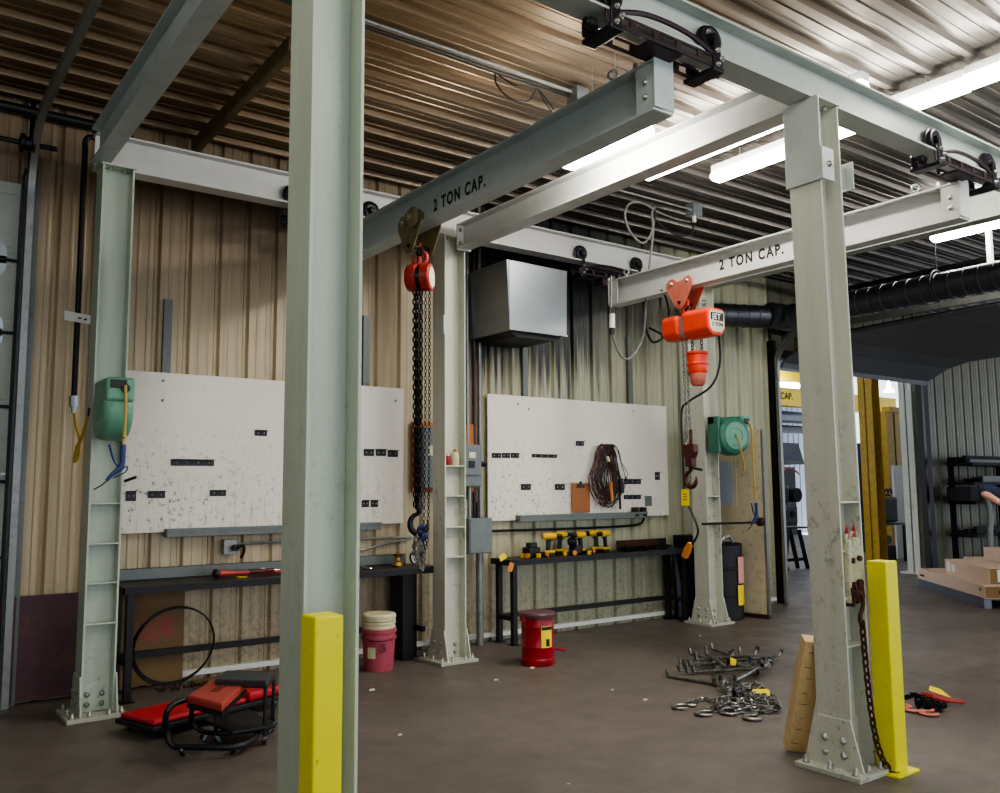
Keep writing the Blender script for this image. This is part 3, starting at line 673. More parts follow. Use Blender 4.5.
for k in range(3): box(b, EX-.0465, EX-.045, EY+.045, EY+.09, 1.49+k*.025, 1.497+k*.025)
obj('printed_lines', b, 'ink', tg)

# power cable of the right bridge: ceiling box, coil, drop and festoon
def path_px(pts, Y): return [PY(x, y, Y) for x, y in pts]
YC = 6.35
pcab = thing('power_cable', 'grey power cable looping from the ceiling down past the white bridge beam', 'cable', PY(652, 205, YC))
b = bm_(); tube(b, smooth_path(path_px([(690, 222), (676, 219), (658, 212), (642, 203), (629, 204), (625, 217), (631, 233), (642, 243), (650, 236), (654, 222), (655, 207), (652, 214), (653, 232), (650, 262), (646, 300), (645, 322), (642, 340), (632, 357), (622, 357), (614, 340), (611, 322), (611, 300), (611, 276)], YC), 5), .0125, 8); obj('jacket', b, 'cablegrey', pcab, True)
b = bm_(); cyl(b, PY(612, 314, YC), PY(612, 328, YC), .03, 14); obj('connector', b, 'white', pcab, True)
b = bm_(); cyl(b, PY(612, 308, YC), PY(612, 314, YC), .026, 14); cyl(b, PY(612, 328, YC), PY(612, 334, YC), .026, 14); obj('connector_collar', b, 'blackp', pcab, True)
b = bm_(); tube(b, smooth_path([PY(646, 300, YC+.05), PY(646, 325, YC+.05), PY(650, 339, YC), PY(656, 342, YC), PY(663, 336, 6.1), PX(664, 325, EX)+Vector((0, .2, 0))], 5), .012, 8); tube(b, smooth_path([PY(661, 290, 6.1), PY(666, 298, 6.1), PY(669, 312, 6.05), PY(668, 322, 6.0)], 5), .011, 8)
obj('hoist_lead', b, 'blackp', smooth=True, label='black lead cable curving into the back of the orange hoist', cat='cable')
cbx = thing('junction_box', 'small grey junction box with conduit on the ceiling above the white bridge beam', 'junction box', PZ(694, 212, 4.66))
p = PZ(694, 212, 4.66); b = B(p.x-.07, p.x+.07, p.y-.06, p.y+.06, 4.61, ZC); obj('box_body', b, 'galv', cbx, bevel=.004)
b = bm_(); cyl(b, (PZ(600, 187, 4.7).x, p.y, 4.68), (p.x-.06, p.y, 4.68), .013, 8); obj('conduit_run', b, 'conduit', cbx, True)
b = bm_(); cyl(b, (p.x, p.y, 4.54), (p.x, p.y, 4.62), .022, 10); obj('cord_grip', b, 'white', cbx, True)
b = bm_(); tube(b, smooth_path([(p.x, p.y, 4.55), (p.x-.06, p.y, 4.4), (p.x-.3, p.y, 4.35), (p.x-.6, p.y, 4.45), PY(655, 208, YC)], 5), .011, 8); obj('cord', b, 'blackp', cbx, True)

# ceiling conduit and cables on the left
cc = thing('ceiling_conduit', 'thin conduit strapped with black cable across the brown ceiling behind the foreground column', 'conduit', (2.5, 4.98, 4.7))
b = bm_(); cyl(b, (-4, 4.97, 4.72), (4.4, 4.97, 4.72), .014, 8); obj('pipe', b, 'conduit', cc, True)
b = bm_(); tube(b, [(x*.4-4, 4.99+.008*math.sin(x*2.1), 4.69+.008*math.sin(x*3.3)) for x in range(22)], .014, 6); obj('black_cable', b, 'blackp', cc, True)
b = B(4.34, 4.46, 4.9, 5.03, 4.62, ZC); obj('outlet_box', b, 'galv', cc, bevel=.004)
b = bm_(); tube(b, smooth_path([PZ(495, 72, 4.7), PY(497, 85, 4.95), PY(510, 98, 4.9), PY(528, 101, 4.9), PY(537, 90, 4.9), PY(545, 102, 4.9), PY(552, 112, 4.9)], 6), .0065, 6)
tube(b, smooth_path([PZ(496, 73, 4.7), PY(515, 85, 4.95), PY(536, 88, 4.92), PY(547, 100, 4.92), PY(554, 110, 4.9)], 6), .0065, 6); obj('loose_wire', b, 'blackp', cc, True)
# ceiling purlin angles
for (x, y0, y1, lb) in ((2.22, 5.5, YW-.02, 'brown angle iron on the dark ceiling left of the foreground column'),):
    b = B(x-.005, x+.005, y0, y1, 4.64, ZC+.0); box(b, x, x+.06, y0, y1, 4.64, 4.65); obj('ceiling_angle', b, 'wood2', label=lb, cat='angle iron')

# ---------------------------------------------------------------- lights
def fixture(x, y0, y1, z, label, tubes=(-.05, .05), m_='tube', hang=None):
    t = thing('strip_light', label, 'light', (x, (y0+y1)/2, z), 'fluorescent strip lights')
    obj('housing', B(x-.055, x+.055, y0, y1, z+.036, z+.1), 'white', t)
    b = prism(bm_(), [(-.05, .035), (-.085, .0), (-.085, -.03), (-.05, -.05), (.05, -.05), (.085, -.03), (.085, .0), (.05, .035)], (x, y0+.01, z), (1, 0, 0), (0, 0, 1), (0, y1-y0-.02, 0)); obj('lens', b, m_, t, bevel=.0)
    if hang or z < 4.65:
        for yy in (y0+.3, y1-.3):
            b = bm_(); tube(b, [(x, yy, z+.07), (x, yy, ZC+.03)], .004, 5); obj('hanger_wire', b, 'galv', t)
    return t
fixture(6.47, 2.95, 5.33, 4.58, 'long strip light hanging just left of the right foreground column')
fixture(6.45, .5, 2.93, 4.58, 'long strip light in the top right corner in front of the foreground rail')
fixture(4.27, 4.1, 4.95, 4.11, 'glaring strip light peeking out under the left bridge beam', m_='tubeh')
fixture(5.87, 3.4, 5.68, 4.58, 'strip light mostly hidden behind the white tie beam')
fixture(10.2, 2.4, 5.16, 4.56, 'strip light at the right edge above the spiral duct')
fixture(2.6, -.6, 1.8, 4.56, 'strip light overhead near the viewer')
fixture(-1.2, 1.0, 3.4, 4.56, 'strip light overhead at left')
fixture(14.0, .8, 3.2, 4.56, 'strip light beyond the right edge')

# ---------------------------------------------------------------- back wall: strut channels, boards, wireways
def strut(x, z0, z1, label):
    b = B(x-.035, x+.035, YW-.04, YW-.034, z0, z1); box(b, x-.035, x-.029, YW-.034, YW-.001, z0, z1); box(b, x+.029, x+.035, YW-.034, YW-.001, z0, z1)
    for k in range(int((z1-z0)/.1)): box(b, x-.008, x+.008, YW-.043, YW-.039, z0+.05+k*.1, z0+.08+k*.1)
    return obj('strut_channel', b, 'steelstrip', label=label, cat='channel', group='strut channels on the wall', bevel=.001)
strut(2.06, 1.3, 3.27, 'dark slotted channel on the wall above the left white board')
strut(3.98, 1.3, 3.34, 'dark slotted channel on the wall right of the foreground column')
strut(5.98, 1.3, 3.2, 'dark slotted channel under the metal hood above the right board')
strut(7.63, 1.3, 3.5, 'dark slotted channel on the wall above the right end of the right board')
bL = thing('tool_board', 'long white tool board above the left workbench', 'board', (3.05, 7.69, 1.26), 'white tool boards')
b = B(1.73, 3.35, 7.685, 7.705, 1.262, 2.62); box(b, 3.355, 4.39, 7.685, 7.705, 1.275, 2.63); obj('panel', b, board_mat('white_board_left', 1.7, 4.4, 1.26, 2.6), bL, bevel=.002)
bR = thing('tool_board', 'white tool board above the right workbench with clipboard and cables', 'board', (6.8, 7.69, 1.26), 'white tool boards')
b = B(5.435, 8.22, 7.685, 7.705, 1.265, 2.64); obj('panel', b, board_mat('white_board_right', 5.4, 8.2, 1.26, 2.6), bR, bevel=.002)
b = prism(bm_(), [(0, 0), (.07, .0), (.07, .012), (.0, .02)], (5.43, 7.68, 2.63), (.0, -1, 0), (0, 0, 1), (2.7, 0, 0)) if False else None
for (x, z) in ((2.03, 2.55), (2.03, 2.38), (3.9, 2.55), (4.3, 2.5), (6.0, 2.5), (7.64, 2.55), (5.85, 2.55)):
    bolt(bR if x > 5 else bL, (x, 7.685, z), (0, -1, 0), .009, .008)
def bracket(px0, py0, px1, py1, board, holes=1, vert=False):
    a = PY(px0, py0, 7.68); c = PY(px1, py1, 7.68); x0, x1 = a.x, c.x; z0, z1 = min(a.z, c.z), max(a.z, c.z)
    b = B(x0, x1, 7.679, 7.685, z0, z1); box(b, x0, x1, 7.645, 7.681, z1-.006, z1)
    o = obj('tool_bracket', b, 'black', board, bevel=.0015)
    n = max(2, int((x1-x0)/.09))
    for k in range(n): bolt(o, (x0+(x1-x0)*(k+.5)/n, 7.679, (z0+z1)/2), (0, -1, 0), .006, .005)
for r_ in ((255, 430, 267, 436), (171, 459, 214, 466), (126, 491, 136, 501), (148, 491, 165, 498), (210, 490, 226, 496), (364, 449, 374, 456), (376, 449, 386, 456), (388, 450, 398, 457), (362, 500, 369, 507), (371, 500, 378, 507)): bracket(*r_, bL)
for r_ in ((492, 453, 501, 458), (502, 453, 510, 458), (511, 453, 519, 458), (532, 454, 557, 458), (521, 484, 531, 490), (555, 484, 565, 490), (576, 441, 584, 446), (624, 479, 641, 484), (624, 495, 641, 499), (655, 472, 660, 480)): bracket(*r_, bR)
b = bm_(); tube(b, [PY(125, 481, 7.68), PY(136, 477, 7.62)], .012, 8); obj('peg', b, 'black', bL, True)
b = B(PY(645, 496, 7.68).x, PY(652, 506, 7.68).x, 7.678, 7.686, PY(652, 506, 7.68).z, PY(645, 496, 7.68).z); sw = obj('switch_plate', b, 'steelstrip', bR, bevel=.002)
for px in (635, 643):
    a = PY(px, 508, 7.63); b = B(a.x-.035, a.x+.035, 7.60, 7.66, a.z-.1, a.z+.01); obj('socket_box', b, 'blackp', label='%s black socket box of the pair under the right tool board' % ('left' if px < 640 else 'right'), cat='socket', bevel=.004)
def trough(x0, x1, z, label):
    b = B(x0, x1, 7.6, 7.70, z-.05, z+.02); o = obj('wireway', b, 'steelstrip', label=label, cat='wireway', group='grey wireways under the boards', bevel=.004)
    obj('cover_lip', B(x0, x1, 7.592, 7.6, z-.005, z+.02), 'steelstrip', o); return o
trough(2.08, 4.1, 1.272, 'long grey metal wireway under the left tool board')
trough(5.8, 7.75, 1.30, 'long grey metal wireway under the right tool board')
# clipboard
cl = thing('clipboard', 'brown clipboard standing against the right tool board', 'clipboard', (6.73, 7.66, 1.32))
b = B(6.595, 6.875, 7.66, 7.666, 1.33, 1.67); obj('board', b, 'clipb', cl, bevel=.003)
b = B(6.67, 6.79, 7.65, 7.66, 1.615, 1.655); cyl(b, (6.73, 7.655, 1.65), (6.73, 7.655, 1.69), .015, 8); obj('clip', b, 'black', cl, bevel=.003)
# tangled cable bundle
cbn = thing('cable_bundle', 'tangled bundle of dark red and black cables hanging on the right board', 'cable bundle', (7.13, 7.62, 1.4))
for mm, n, seed in (('maroonb', 17, 1), ('blackp', 17, 2)):
    rnd = random.Random(seed); b = bm_()
    for k in range(n):
        xo = (rnd.random()-.5); w = .06+.15*rnd.random(); h = .55+.2*rnd.random(); cx = 7.12+xo*.1+(.05 if mm == 'blackp' else -.05)
        pts = []
        for a in range(15):
            t = 2*PI*a/14; zz = 2.12-h/2+h/2*math.cos(t); s = math.sin(t)*w*(1.1 if math.cos(t) < 0 else .7)
            pts.append((cx+s+.015*rnd.random(), 7.64-.03*rnd.random(), zz+.012*rnd.random()))
        tube(b, smooth_path(pts, 2), .0045, 5)
    obj('cable_loops', b, mm, cbn, True, label='dark red cables' if mm == 'maroonb' else 'black cables')
b = bm_(); tube(b, [(7.17, 7.62, 1.68), (7.18, 7.61, 1.45)], .02, 8); obj('orange_wrap', b, 'orangep', cbn, True, label='orange grip wrap')
b = bm_(); tube(b, [(7.31, 7.62, 1.6), (7.31, 7.61, 1.36)], .014, 8); tube(b, [(7.33, 7.62, 1.72), (7.33, 7.6, 1.55)], .032, 8); obj('plug', b, 'blackp', cbn, True)
b = bm_(); tube(b, [(7.1, 7.6, 1.98), (7.12, 7.59, 1.92)], .02, 8); obj('tape_wrap', b, 'cream', cbn, True, label='cream tape wrap')
# metal hood on the wall
hd = thing('exhaust_hood', 'galvanised box hood on the sooty wall between the two columns', 'hood', (5.6, 7.3, 3.2))
b = bm_(); prism(b, [(0, 0), (.76, 0), (.78, .72), (-.03, .73)], (5.23, 7.0, 3.22), (1, 0, 0), (0, 0, 1), (0, .72, 0)); obj('shell', b, 'galv', hd, bevel=.004)
b = B(5.225, 6.0, 6.993, 7.0, 3.22, 3.235); box(b, 5.225, 5.237, 6.99, 7.0, 3.22, 3.94); obj('seam_strip', b, 'galv', hd)
b = prism(bm_(), [(0, 0), (.7, 0), (.6, -.05), (.1, -.05)], (5.26, 7.05, 3.22), (1, 0, 0), (0, 0, 1), (0, .6, 0)); obj('filter_tray', b, 'blackp', hd)
# pipes right of middle column
for k, (x, m_) in enumerate(((5.18, 'conduit'), (5.27, 'maroon'), (5.34, 'conduit'))):
    b = bm_(); cyl(b, (x, 7.7, 1.25 if k else 1.5), (x, 7.7, ZC+.02), .022, 10); obj('conduit_pipe', b, m_, smooth=True, label=['leftmost thin steel conduit right of the middle column', 'reddish conduit between two steel ones right of the middle column', 'steel conduit nearest the left edge of the right tool board'][k], cat='conduit', group='conduits beside the middle column')
b = B(4.5, 5.29, 7.69, 7.715, 1.58, 2.30); obj('backing_board', b, 'orangeb', label='orange-brown wooden board on the wall behind the middle column', cat='board', bevel=.003)
b = B(4.56, 4.95, 7.58, 7.69, 1.62, 2.24); eb = obj('panel_box', b, 'elec', label='dark grey electrical cabinet on the orange wooden board behind the hoist chain', cat='electrical box', bevel=.01)
obj('warning_strip', B(4.86, 4.89, 7.573, 7.58, 1.75, 2.12), 'tagy', eb); obj('name_plate', B(4.62, 4.68, 7.573, 7.58, 1.95, 2.05), 'label', eb)
b = B(4.96, 5.24, 7.52, 7.68, 1.63, 2.07); ds = obj('disconnect_switch', b, 'elec', label='grey safety switch with a black handle right of the middle column', cat='switch box', bevel=.014)
b = prism(bm_(), [(-.1, .25), (.1, .25), (.12, 0), (.1, -.05), (-.1, -.05), (-.12, 0)], (5.1, 7.52, 1.80), (1, 0, 0), (0, 0, 1), (0, -.02, 0)); obj('door', b, 'elec', ds, bevel=.006)
obj('rating_label', B(5.06, 5.14, 7.49, 7.5, 1.93, 1.99), 'label', ds); obj('toggle_window', B(5.06, 5.13, 7.488, 7.5, 1.83, 1.90), 'black', ds)
b = bm_(); cyl(b, (5.24, 7.58, 1.87), (5.29, 7.58, 1.87), .03, 12); tube(b, [(5.29, 7.58, 1.87), (5.31, 7.54, 1.86)], .02, 8); obj('handle', b, 'black', ds, True)
b = B(5.03, 5.32, 7.45, 7.66, .95, 1.31); db = obj('junction_cabinet', b, 'elec', label='plain grey metal box below the safety switch at bench height', cat='electrical box', bevel=.006)
obj('cover', B(5.04, 5.31, 7.442, 7.45, .96, 1.30), 'elec', db, bevel=.002)
for x, z0, z1 in ((5.05, 1.31, 1.63), (5.12, 1.31, 1.63)):
    b = bm_(); cyl(b, (x, 7.58, z0), (x, 7.58, z1), .022, 10); obj('pipe_nipple', b, 'conduit', db, True)
b = bm_(); cyl(b, (5.21, 7.56, 1.31), (5.21, 7.56, 1.47), .02, 10); cyl(b, (5.21, 7.56, 1.31), (5.21, 7.56, 1.33), .03, 10); obj('cord_grip', b, 'black', db, True)
b = bm_(); cyl(b, (5.26, 7.6, 0), (5.26, 7.6, .95), .04, 14); obj('floor_conduit', b, 'conduit', smooth=True, label='thick steel conduit from the floor to the grey box', cat='conduit')
# small horizontal conduits along the wall
b = bm_(); cyl(b, (2.65, 7.715, 1.14), (4.5, 7.715, 1.13), .012, 8); obj('wall_conduit', b, 'conduit', smooth=True, label='upper thin conduit on the wall over the left bench', cat='conduit')
b = bm_(); tube(b, [(3.3, 7.715, .98), (3.9, 7.715, 1.02), (4.5, 7.715, 1.12)], .01, 8); obj('wall_conduit', b, 'conduit', smooth=True, label='lower slanting thin conduit on the wall over the left bench', cat='conduit')
b = bm_(); tube(b, smooth_path([(5.4, 7.71, 1.16), (6.5, 7.71, 1.15), (7.4, 7.71, 1.15), (7.72, 7.7, 1.17), (7.78, 7.68, 1.25)], 5), .014, 8); obj('wall_conduit', b, 'pole', smooth=True, label='dark conduit under the right wireway curving up to the sockets', cat='conduit')
ob = thing('outlet_box', 'small grey wall outlet with a black plug above the left workbench', 'outlet', (2.65, 7.7, 1.11))
obj('box_body', B(2.58, 2.70, 7.65, 7.71, 1.05, 1.18), 'conduit', ob, bevel=.004)
b = bm_(); cyl(b, (2.67, 7.65, 1.11), (2.67, 7.58, 1.11), .028, 12); tube(b, smooth_path([(2.67, 7.58, 1.11), (2.72, 7.56, 1.13), (2.74, 7.6, 1.07), (2.73, 7.64, 1.02)], 4), .012, 6); obj('plug', b, 'blackp', ob, True)

# ---------------------------------------------------------------- workbenches
def workbench(x0, x1, y0, y1, z, label, legs, rails, splash):
    t = thing('workbench', label, 'workbench', ((x0+x1)/2, (y0+y1)/2, 0), 'steel workbenches')
    obj('top', B(x0, x1, y0, y1, z-.012, z), 'benchtop', t, bevel=.002)
    b = B(x0, x1, y0, y0+.012, z-.06, z-.012); box(b, x0, x1, y1-.012, y1, z-.06, z-.012); box(b, x0, x0+.012, y0, y1, z-.06, z-.012); box(b, x1-.012, x1, y0, y1, z-.06, z-.012); obj('apron', b, 'bench', t)
    for (x, y) in legs:
        l = obj('leg', B(x-.028, x+.028, y-.028, y+.028, .008, z-.012), 'bench', t, bevel=.004); obj('foot_plate', B(x-.05, x+.05, y-.05, y+.05, 0, .008), 'bench', l)
    for r_ in rails: obj('rail', B(*r_), 'bench', t, bevel=.003)
    for s_ in splash: obj('backsplash', B(*s_), 'bench', t)
    return t
wl = workbench(1.66, 4.5, 7.2, 7.66, .875, 'long dark steel workbench on the left under the white tool board',
    [(1.72, 7.235), (1.72, 7.62), (4.40, 7.5), (4.40, 7.63)], [(1.72, 4.4, 7.6, 7.64, .26, .31), (1.70, 1.74, 7.235, 7.62, .26, .31), (4.38, 4.42, 7.3, 7.6, .26, .31)], [(1.66, 4.4, 7.655, 7.665, .875, .975)])
b = B(1.66, 4.4, 7.65, 7.655, .885, .97); obj('backsplash_face', b, 'steelstrip', wl, label='lighter grey strip')
wr = workbench(5.46, 8.2, 7.32, 7.68, .875, 'long dark steel workbench on the right holding the yellow drills',
    [(5.54, 7.38), (5.54, 7.64), (8.10, 7.36), (8.12, 7.64)], [(5.54, 8.1, 7.62, 7.66, .24, .29), (5.52, 5.56, 7.38, 7.64, .24, .29), (8.09, 8.13, 7.36, 7.64, .24, .29)], [(7.3, 8.14, 7.67, 7.68, .875, .985)])
b = B(7.3, 8.0, 7.664, 7.67, .875, .985); obj('rust_strip', b, 'rust', wr, label='rusty brown strip')
BT = .875

def BP(px, Y, z=BT):
    p = PY(px, 550, Y); return Vector((p.x, Y, z))
# tool on left bench
tw = thing('torque_wrench', 'long red wrench with black end and yellow tag on the left bench', 'wrench', PZ(245, 572, BT))
a, c = BP(217, 7.42, BT+.04), BP(292, 7.45, BT+.02)
b = bm_(); tube(b, [a, a.lerp(c, .12), a.lerp(c, .2), c], [.03, .032, .018, .014], 10); obj('handle', b, 'red', tw, True)
b = bm_(); tube(b, [a.lerp(c, .42)+Vector((0, 0, .004)), a.lerp(c, .75)+Vector((0, 0, .012))], .021, 10); obj('middle_sleeve', b, 'maroonb', tw, True)
b = bm_(); lathe(b, [(.012, -.035), (.034, -.02), (.04, 0), (.034, .02), (.012, .035)], a, (1, .2, 0), 18); obj('ball_head', b, 'black', tw, True)
mt_ = a.lerp(c, .28); b = B(mt_.x-.03, mt_.x+.05, mt_.y-.09, mt_.y-.03, BT+.002, BT+.006); obj('paper_tag', b, 'tagy', tw)
b = bm_(); a2, c2 = BP(240, 7.55, BT+.013), BP(285, 7.56, BT+.013); tube(b, [a2, a2.lerp(c2, .5)+Vector((0, 0, .03)), c2], .012, 8); obj('steel_ratchet', b, 'chrome', smooth=True, label='short chrome ratchet lying behind the red wrench', cat='ratchet')
# small things at its right end
b = bm_(); p = BP(398, 7.45); lathe(b, [(.055, 0), (.06, .01), (.05, .04), (.02, .055), (.018, .08), (.045, .1), (.05, .12)], p, (0, 0, 1), 16); obj('amber_funnel', b, 'brass', smooth=True, label='amber cup standing on the right end of the left bench', cat='cup')
rd = thing('dial_gauge', 'round white-faced dial leaning at the right end of the left bench', 'gauge', PZ(412, 562, BT))
p = BP(412, 7.5); b = bm_(); lathe(b, [(.05, 0), (.056, .005), (.056, .02)], p+Vector((0, 0, .06)), (.5, -.85, .2), 20); obj('rim', b, 'black', rd, True)
b = bm_(); lathe(b, [(.048, 0), (.048, .004)], p+Vector((0, 0, .06))+Vector((.5, -.85, .2))*.02, (.5, -.85, .2), 20); obj('face', b, 'white', rd, True)
b = bm_(); a = BP(362, 7.42, BT+.02); c = BP(370, 7.28, BT+.012); tube(b, [a, c], .012, 8); ring(b, c, (0, 0, 1), .024, .01, 14, 6, (0, 4.5)); obj('open_wrench', b, 'chrome', smooth=True, label='silver open wrench at the edge of the left bench', cat='wrench')

# drills
def make_drill():
    t = thing('cordless_drill', 'x', 'drill')
    b = bm_(); lathe(b, [(.025, -.10), (.036, -.095), (.038, -.03), (.036, .03), (.03, .06)], (0, 0, .215), (1, 0, 0), 16); obj('motor_body', b, 'drilly', t, True)
    b = bm_(); lathe(b, [(.028, .06), (.028, .085), (.022, .09), (.02, .13), (.008, .135)], (0, 0, .215), (1, 0, 0), 14); obj('chuck', b, 'black', t, True)
    b = prism(bm_(), [(-.05, .19), (.0, .19), (-.012, .08), (-.018, .06), (-.06, .06), (-.055, .1)], (0, -.017, 0), (1, 0, 0), (0, 0, 1), (0, .034, 0)); obj('grip', b, 'blackp', t, bevel=.008)
    b = B(-.085, .04, -.036, .036, .035, .062); obj('foot', b, 'drilly', t, bevel=.008)
    b = B(-.08, .035, -.034, .034, 0, .036); obj('battery', b, 'blackp', t, bevel=.006)
    b = bm_(); cyl(b, (.0, -.01, .165), (.012, -.01, .165), .008, 8); obj('trigger', b, 'black', t)
    return t
dr0 = make_drill()
dl = [(551, 551, -.35, 'yellow cordless drill at the left end of the row on the right bench'), (562, 551, -.15, 'yellow cordless drill second from the left of the row'), (579, 546, PI+.2, 'yellow cordless drill in the middle standing behind the black tool'), (594, 550, PI-.35, 'yellow cordless drill second from the right of the row'), (604, 548, PI+.3, 'yellow cordless drill at the right end of the row')]
for i, (px, py, rz, lb) in enumerate(dl):
    o = dr0 if i == 0 else copy_tree(dr0)
    place(o, BP(px, 7.48+.12*(i % 2)), rz, lb, 'cordless drills on the right bench')
def make_angle():
    t = thing('impact_tool', 'x', 'power tool')
    b = bm_(); lathe(b, [(.02, -.09), (.038, -.085), (.04, 0), (.03, .05), (.018, .07)], (0, 0, .045), (1, 0, 0), 16); obj('motor_body', b, 'blackp', t, True)
    b = bm_(); lathe(b, [(.044, -.13), (.046, -.11), (.042, -.088)], (0, 0, .045), (1, 0, 0), 16); obj('end_cap', b, 'orangep', t, True)
    b = B(-.02, .03, -.02, .12, .015, .06); obj('grip', b, 'blackp', t, bevel=.01)
    b = B(-.03, .04, .11, .17, 0, .07); obj('battery', b, 'drilly', t, bevel=.008)
    return t
im0 = make_angle()
for i, (px, py, rz, lb) in enumerate(((530, 550, .5, 'black tool with an orange cap lying left of the drills'), (541, 551, 2.2, 'black and yellow tool lying against the first drill'), (572, 549, 1.3, 'black tool with orange cap lying between the second and third drills'), (588, 549, 2.6, 'black tool with orange cap lying before the fourth drill'))):
    o = im0 if i == 0 else copy_tree(im0)
    o.scale = (.62, .62, .62); place(o, BP(px, 7.44 if i else 7.41), rz, lb, 'small power tools lying on the right bench')
ch = thing('battery_charger', 'black battery charger behind the leftmost tools on the right bench', 'charger', PZ(532, 545, BT)); p = BP(533, 7.55)
obj('body', B(p.x-.09, p.x+.07, p.y-.05, p.y+.08, BT, BT+.10), 'blackp', ch, bevel=.012); obj('dock', B(p.x-.06, p.x+.04, p.y-.03, p.y+.05, BT+.10, BT+.15), 'black', ch, bevel=.006)
p = BP(577, 7.42); ln = thing('work_lamp', 'round black work light standing among the drills', 'work light', p)
b = bm_(); lathe(b, [(.05, 0), (.075, .015), (.08, .06), (.06, .1)], p+Vector((.05, .08, 0)), (0, 0, 1), 18); obj('base', b, 'blackp', ln, True)
b = bm_(); lathe(b, [(.02, 0), (.045, .02), (.055, .07), (.05, .10), (.02, .11)], p+Vector((.02, .08, .09)), (-.5, -.3, .6), 18); obj('head', b, 'blackp', ln, True)
# chain pile and pliers on the right end of the bench
rnd = random.Random(5); b = bm_()
for k in range(5):
    x0 = BP(622, 7.46); x1 = BP(670, 7.46); n = 12
    pts = [x0.lerp(x1, (i+rnd.random()*.7)/n)+Vector((0, (rnd.random()-.4)*.14, .014+.02*rnd.random())) for i in range(n+1)]
    chain(b, smooth_path(pts, 3), .04, .008, .032, 4)
obj('bench_chain', b, 'chaind', smooth=True, label='heap of dark chain spread on the right end of the right bench', cat='chain')
b = bm_(); p = BP(648, 7.6, BT); lathe(b, [(.03, 0), (.05, .01), (.045, .03), (.02, .035)], p, (0, 0, 1), 14); obj('brown_cap', b, 'salmon', smooth=True, label='small reddish-brown cap behind the chain heap on the bench', cat='cap')
# hanging paper tags at left end of right bench
for px, py, lb, a in ((503, 557, 'yellow paper tag hanging over the left end of the right bench', .4), (511, 567, 'orange-yellow paper tag dangling before the front left bench leg', 1.2)):
    p = PY(px, py, 7.30 if px < 508 else 7.27); b = prism(bm_(), [(-.045, -.03), (.045, -.03), (.045, .03), (-.045, .03)], p, (math.cos(a), 0, math.sin(a)), (-math.sin(a), 0, math.cos(a)), (0, .003, 0))
    tgo = obj('paper_tag', b, 'tagy' if px < 508 else 'orangep', label=lb, cat='tag'); b = bm_(); tube(b, smooth_path([p+Vector((.03*math.cos(a), 0, .03*math.sin(a))), p+Vector((.04, .0, .05)), (p.x+.05, 7.318, BT+.0)], 4), .002, 4); obj('string', b, 'black', tgo)
# bottles on the column shelf
bt = thing('squeeze_bottle', 'cream plastic bottle on the shelf of the middle column', 'bottle', (4.61, 7.055, 1.835))
b = bm_(); lathe(b, [(.035, 0), (.04, .01), (.04, .09), (.03, .12), (.014, .13)], (4.60, 7.055, 1.836), (0, 0, 1), 18); obj('body', b, 'cream', bt, True)
b = bm_(); lathe(b, [(.016, 0), (.016, .02), (.01, .03)], (4.60, 7.055, 1.966), (0, 0, 1), 12); obj('cap', b, 'clipb', bt, True)
bt = thing('spray_can', 'small dark red can left of the cream bottle on the middle column', 'can', (4.52, 7.05, 1.835))
b = bm_(); lathe(b, [(.026, 0), (.028, .005), (.028, .075), (.016, .09)], (4.515, 7.05, 1.836), (0, 0, 1), 16); obj('body', b, 'redcan', bt, True)
b = bm_(); lathe(b, [(.014, 0), (.014, .02)], (4.515, 7.05, 1.926), (0, 0, 1), 12); obj('nozzle', b, 'white', bt, True)
# small plates fixed to the middle column flange
obj('sign_plate', B(4.438, 4.45, 7.0, 7.13, 3.1, 3.28), 'bridge', colB)
# under-bench things
pm, nt, bs = _new('old_plywood_sprayed'); v = vecmap(nt); sx = nt.nodes.new('ShaderNodeSeparateXYZ'); nt.links.new(v, sx.inputs[0])
c = mixc(nt, noise(nt, v, 3, 6), rgb('6a5234'), rgb('8a6e48'))
fx = ramp(nt, mth(nt, 'ABSOLUTE', mth(nt, 'SUBTRACT', sx.outputs[0], 2.06)), .2, .1); fz = ramp(nt, mth(nt, 'ABSOLUTE', mth(nt, 'SUBTRACT', sx.outputs[2], .47)), .12, .05)
c = mixc(nt, mth(nt, 'MULTIPLY', mth(nt, 'MULTIPLY', fx, fz), ramp(nt, noise(nt, v, 15, 6), .4, .55)), c, rgb('a4504a'))
nt.links.new(c, bs.inputs['Base Color']); bs.inputs['Roughness'].default_value = .7
b = B(1.62, 2.27, 7.69, 7.71, .02, .8); py_ = obj('plywood_sheet', b, pm, label='brown plywood sheet with a red spray mark leaning under the left bench', cat='plywood sheet')
hc_ = thing('hose_coil', 'thin dark cable coiled in a ring leaning on the wall under the left bench', 'cable coil', (2.13, 7.45, 0))
b = bm_()
for k in range(3): ring(b, (2.13+.004*k, 7.49-.006*k, .345+.004*k), (.02*k-.02, 1, .22+.015*k), .33-.006*k, .007, 44, 6)
obj('loops', b, 'pole', hc_, True)
b = bm_()
for k in range(26):
    x = 1.98+k*.017; lathe(b, [(.006, 0), (.016, .006), (.01, .016)], (x, 7.40+.02*math.sin(k*1.7), .03+.012*math.cos(k*2.1)), (math.sin(k), math.cos(k), .4), 8)
obj('chain_end', b, 'rust', hc_)
b = bm_(); box(b, 2.3, 2.9, 7.5, 7.56, .0, .03, mtx=None); xform(b, Matrix.Translation((0, 0, .01)) @ Matrix.Identity(4)); obj('wood_strip', b, 'ply', label='thin wood strip lying on the floor under the left bench', cat='wood strip')
